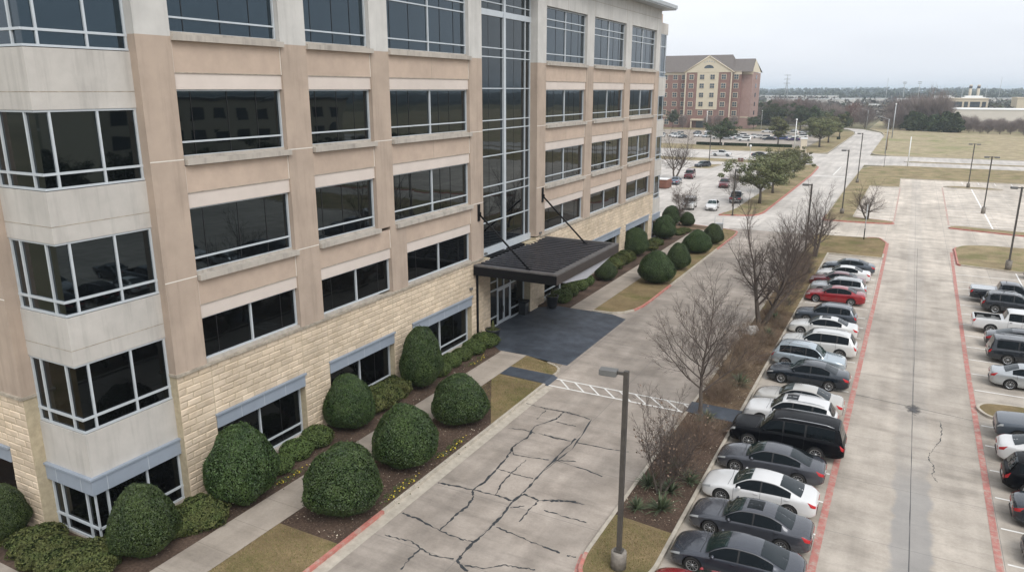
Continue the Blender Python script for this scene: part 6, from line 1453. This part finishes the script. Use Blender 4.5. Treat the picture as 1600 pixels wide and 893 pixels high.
# hedge along the hotel lot
def hedge(x0,x1,y,lab):
    rnd=random.Random(int(x0*7)); t=thing('clipped_hedge',lab,'hedge',((x0+x1)/2,y,.1)); mb=MB(); mb.box(x0,x1,y-.45,y+.45,.1,1.0,0)
    for _ in range(int((x1-x0)*170)):
        f=rnd.random(); x=rnd.uniform(x0,x1)
        if f<.5: p=Vector((x,y-.46,rnd.uniform(.1,1.05)))
        else: p=Vector((x,rnd.uniform(y-.46,y+.46),1.02))
        leaf(mb,p,rand_dir(rnd),.2,rnd,1,.8)
    mb.build('foliage',['holly_core','holly_leaf'],t)
hedge(-64,-55.5,254.2,'long low dark hedge before the hotel lot, left piece'); hedge(-54.8,-47.5,254.4,'long low dark hedge before the hotel lot, middle piece'); hedge(-47,-33.5,255.0,'long low dark hedge before the hotel lot, right piece')
hedge(-24.6,-23.4,306,'short block of hedge on the side road verge')
# ---- leafless woods: twiggy prototypes, many copies
def far_bare(seed,h,w,n,mat='far_twig'):
    rnd=random.Random(seed); root=thing('leafless_tree','leafless_tree','tree'); t=MB(); t.tube([(0,0,-.3),(.1,0,h*.25),(.0,.1,h*.6)],[h*.02,h*.016,h*.006],5); t.build('trunk','bark',root)
    f=bumpy(rnd,7,.2); mb=MB()
    for _ in range(n):
        d=rand_dir(rnd); rad=rnd.uniform(.25,1)**.6; p=Vector((d.x*w*.5*rad*f(d),d.y*w*.5*rad*f(d),h*.56+d.z*h*.44*rad*f(d)))
        if p.z<.2: continue
        q=p-Vector((0,0,h*.30)); dd=(Vector((q.x*1.2,q.y*1.2,q.z+h*.3))).normalized()+rand_dir(rnd)*.35; l=rnd.uniform(.5,1.3)*h*.10; s_=dd.cross(rand_dir(rnd)).normalized()*h*.0034
        mb.add([p-dd*l-s_,p-dd*l+s_,p+dd*l],[(0,1,2)])
    mb.build('crown',mat,root); return root
FB=[far_bare(s,9,8.5,2600) for s in (91,92,93)]
mk('far_twig_red',(.19,.115,.095),rough=1,var=.3,sc=.25,island=.3)
FR=far_bare(94,9,8,2200,'far_twig_red')
def far_green(seed,h,w,n):
    rnd=random.Random(seed); root=thing('cedar_tree','cedar_tree','tree'); t=MB(); t.tube([(0,0,-.3),(0,0,h*.5)],[.2,.1],5); t.build('trunk','bark',root); f=bumpy(rnd,8,.16); mb=MB()
    for _ in range(n):
        d=rand_dir(rnd); rad=rnd.uniform(.5,1)**.5; k=f(d); p=Vector((d.x*w*.5*rad*k*(1-.3*d.z),d.y*w*.5*rad*k*(1-.3*d.z),h*.5+d.z*h*.5*rad*k)); leaf(mb,p,d+rand_dir(rnd),.75,rnd,0,.8)
    mb.build('crown','far_evergreen',root); return root
FG=[far_green(s,8,7.5,2600) for s in (95,96)]
rnd=random.Random(99)
LB='leafless brown tree in the dense belt along the far side of the field'
n=0
for row in range(4):
    for k in range(15):
        x=-9+row*1.5+k*(4.2+.25*row)+rnd.uniform(-1.3,1.3); y=392-.55*x*1.0+row*13+rnd.uniform(-3,3)
        if x<-8 and y<395: continue
        sc_=rnd.uniform(.8,1.15)*(1.0 if k<6 else .78); sc_=rnd.uniform(.85,1.15)*((1.0 if row==0 else 1.62) if x<13 else .60)
        if -3<x<19 and row==0:
            dup(FG[k%2],(x,y-2,.1),rnd.uniform(0,6),(1.05,1.05,rnd.uniform(.8,1.1)),'dark green cedar in the field-edge belt of bare trees','tree','cedars in the belt'); continue
        dup(FB[n%3],(x,y,.1),rnd.uniform(0,6),(sc_,sc_,sc_*rnd.uniform(.85,1.15)),LB,'tree','leafless trees along the field'); n+=1
LC='leafless tree in the belt right of and behind the hotel'
for k in range(44):
    x=rnd.uniform(-78,-20); y=rnd.uniform(402,470); x-= (y-402)*.1
    s_=rnd.uniform(1.0,1.55)
    if k%9==4: dup(FR,(x,y,.0),rnd.uniform(0,6),(s_,s_,s_),'reddish leafless tree among the grey ones behind the hotel lot','tree','reddish trees behind the hotel lot')
    elif k%8==3: dup(FG[k%2],(x,y,0),rnd.uniform(0,6),(s_,s_,s_),'dark cedar among the bare trees behind the hotel lot','tree','cedars behind the hotel lot')
    else: dup(FB[k%3],(x,y,.0),rnd.uniform(0,6),(s_,s_,s_),LC,'tree','leafless trees behind the hotel')
for x,y in ((-86.5,362),(-82,363),(-75,364.5),(-99,364)): dup(FB[0],(x,y,.1),x,(.6,.6,.75),'small bare tree in front of the hotel facade','tree','small bare trees before the hotel')
for p in FB+FG+[FR]:
    pass
# far wood as masses, thinning to the wooded horizon
def wood(name,n,x0f,x1f,y0,y1,h0,h1,seed,mat,lab):
    rnd=random.Random(seed); mb=MB()
    for _ in range(n):
        y=y0+(y1-y0)*rnd.random()**1.4; x=rnd.uniform(x0f(y),x1f(y)); h=rnd.uniform(h0,h1); w=h*rnd.uniform(.8,1.3); zb=hill(x,y)
        for k in range(22):
            d=rand_dir(rnd); rad=rnd.uniform(.5,1); p=Vector((x+d.x*w*.55*rad,y+d.y*w*.55*rad,zb+h*.5+d.z*h*.5*rad)); leaf(mb,p,d+rand_dir(rnd)*.9,h*.34,rnd,0,.75)
    tag(mb.build(name,mat),lab,'trees',kind='stuff')
def hill(x,y):
    t=max(0,min(1,(y-900)/1700)); t=t*t*(3-2*t); return t*(9+4.5*math.sin(x*.0019+1.0)+2.5*math.sin(x*.0047+y*.001))-.05
mb=MB(); nx,ny=90,40; vs=[]
for j in range(ny+1):
    y=850+(3600-850)*j/ny
    for i in range(nx+1):
        x=-2600+4600*i/nx; vs.append((x,y,hill(x,y)+.02*(j>0)))
mb.add(vs,[(j*(nx+1)+i,j*(nx+1)+i+1,(j+1)*(nx+1)+i+1,(j+1)*(nx+1)+i) for j in range(ny) for i in range(nx)],0,True); struct(mb,'hills','wooded_hill')
mk('wood_grey',(.085,.078,.066),rough=1,c2=(.13,.115,.10),sc=.05,island=.45); mk('wood_green',(.040,.052,.030),rough=1,c2=(.07,.08,.045),sc=.05,island=.5)
wood('far_wood',900,lambda y:-.38*y,lambda y:.16*y,480,1300,6,10,7,'wood_grey','greyish leafless woodland filling the plain towards the horizon')
wood('far_wood',450,lambda y:-.38*y,lambda y:.16*y,520,1400,6,10,8,'wood_green','dark evergreen woodland scattered over the distant plain')
wood('far_wood',1500,lambda y:-.40*y,lambda y:.20*y,1300,3300,8,13,9,'wood_green','blue-green wooded ridge along the horizon')
# pale low buildings on the plain
def shed(name,x0,x1,y,d,h,mat,lab,cat,roof='white_metal',win=None,over=.25):
    t=thing(name,lab,cat,((x0+x1)/2,y+d/2,0)); mb=MB(); mb.box(x0,x1,y,y+d,0,h); mb.build('wall',mat,t)
    mb=MB(); mb.box(x0-over,x1+over,y-over,y+d+over,h,h+.4); mb.build('roof',roof,t)
    if win:
        for a,b,z0,z1 in win: 
            mb=MB(); mb.box(a,b,y-.06,y+.02,z0,z1); mb.build('window','hotel_glass',t)
    return t
shed('warehouse',9.5,80,452,30,8.2,'pale_building','long pale warehouse with a white roof behind the field trees','warehouse')
t=shed('office_block',14.7,37,520,30,12.8,'hotel_trim','beige low office block with dark ribbon windows above the warehouse roof','office building','hotel_trim',[(17.5,24,8.2,11.3),(25,27,8.2,11.3),(28,33,8.2,11.3),(34,36,8.2,11.3)])
for x in (14,30):
    mb=MB(); mb.prism([(x-6,528),(x+6,528),(x+6,540),(x-6,540)],13,13.8); mb.prism([(x-4.5,529),(x+4.5,529),(x+4.5,539),(x-4.5,539)],13.8,14.6); mb.build('roof_light','white_metal',t)
shed('beige_building',49.5,90,505,30,13.5,'hotel_cream','cream building cut off by the right edge of the picture','building','hotel_trim')
for i,(x,y,w,h,lab) in enumerate([(-95,620,26,6,'low white building nearest the hotel corner'),(-55,700,38,6,'low white shed in the woods left of the side road'),(-150,900,90,8,'long white warehouse on the plain behind the hotel'),(-40,560,14,5,'small white-roofed house beyond the bend of the road'),(-28,545,12,4.5,'small grey-roofed house beside the white-roofed one'),(-90,1000,60,8,'pale warehouse far out on the plain'),(-20,980,70,8,'pale warehouse on the plain right of the middle'),(60,1100,70,8,'pale warehouse far right on the plain'),(-230,1300,120,9,'faint white building at the foot of the hills')]):
    shed('low_building',x,x+w,y,18,h,'pale_building',lab,'building')
# pylons and masts
def mast(x,y,h,kind,lab):
    t=thing('pylon' if kind=='p' else 'mast',lab,'pylon' if kind=='p' else 'mast',(x,y,0)); mb=MB()
    if kind=='p':
        for a,b in ((-1,-1),(1,-1),(1,1),(-1,1)): mb.tube([(x+a*h*.06,y+b*h*.06,0),(x+a*h*.015,y+b*h*.015,h*.7),(x,y,h)],[.28,.22,.15],4)
        for z in (.2,.4,.55,.7,.85): mb.box(x-h*.05*(1.15-z),x+h*.05*(1.15-z),y-.2,y+.2,h*z-.2,h*z+.2)
        mb.build('lattice','galvanised',t); mb=MB()
        for z in (.72,.84,.96): mb=MB(); mb.box(x-h*.10,x+h*.10,y-.2,y+.2,h*z-.25,h*z+.25); mb.build('crossarm','galvanised',t)
    elif kind=='f':
        mb.tube([(x,y,0),(x,y,h)],[.30,.2],6); mb.build('pole','galvanised',t); mb=MB(); mb.box(x-1.7,x+1.7,y-.2,y+.2,h-.9,h-.2); mb.box(x-1.4,x+1.4,y-.2,y+.2,h-2.2,h-1.7); mb.build('lamp_bank','galvanised',t)
    else: mb.tube([(x,y,0),(x+.5,y,h)],[.28,.16],6); mb.build('pole','galvanised',t)
mast(-124,860,34.5,'p','steel lattice pylon rising just right of the hotel'); mast(-22.8,700,27.5,'s','slender tall mast left of the field trees'); mast(-11,780,25.2,'f','floodlight mast with a wide lamp bank, left one'); mast(1,790,25.4,'f','floodlight mast with a lamp bank, right one')
mast(65.5,820,29,'s','thin mast at the right over the warehouse'); mast(40,900,22,'s','short thin mast left of the twin chimneys'); mast(14,900,20.5,'s','shortest thin mast on the skyline'); mast(60.5,900,22,'s','thin mast close to the twin chimneys')
for x,lab in ((47,'left one of two banded chimneys on the skyline'),(54,'right one of two banded chimneys on the skyline')):
    t=thing('chimney',lab,'chimney',(x,900,0)); mb=MB(); mb.tube([(x,900,0),(x,900,23)],[1.5,1.3],10); mb.build('stack','hotel_trim',t); mb=MB(); mb.tube([(x,900,19.5),(x,900,22)],[1.5,1.5],10); mb.build('band','bark',t)
for p in FB+FG+[FR]: hide_proto(p)
# ---- air: distance fades to a pale blue
hm=bpy.data.materials.new('haze'); hm.use_nodes=True; nn=hm.node_tree.nodes; nn.clear(); vo=nn.new('ShaderNodeVolumePrincipled'); oo=nn.new('ShaderNodeOutputMaterial')
vo.inputs['Color'].default_value=(.78,.89,1,1); vo.inputs['Density'].default_value=HAZE; vo.inputs['Anisotropy'].default_value=.2; hm.node_tree.links.new(vo.outputs[0],oo.inputs['Volume'])
mb=MB(); mb.box(-9100,9100,-4100,12100,-1.2,52); hz_=mb.build('haze',hm); hz_['kind']='stuff'
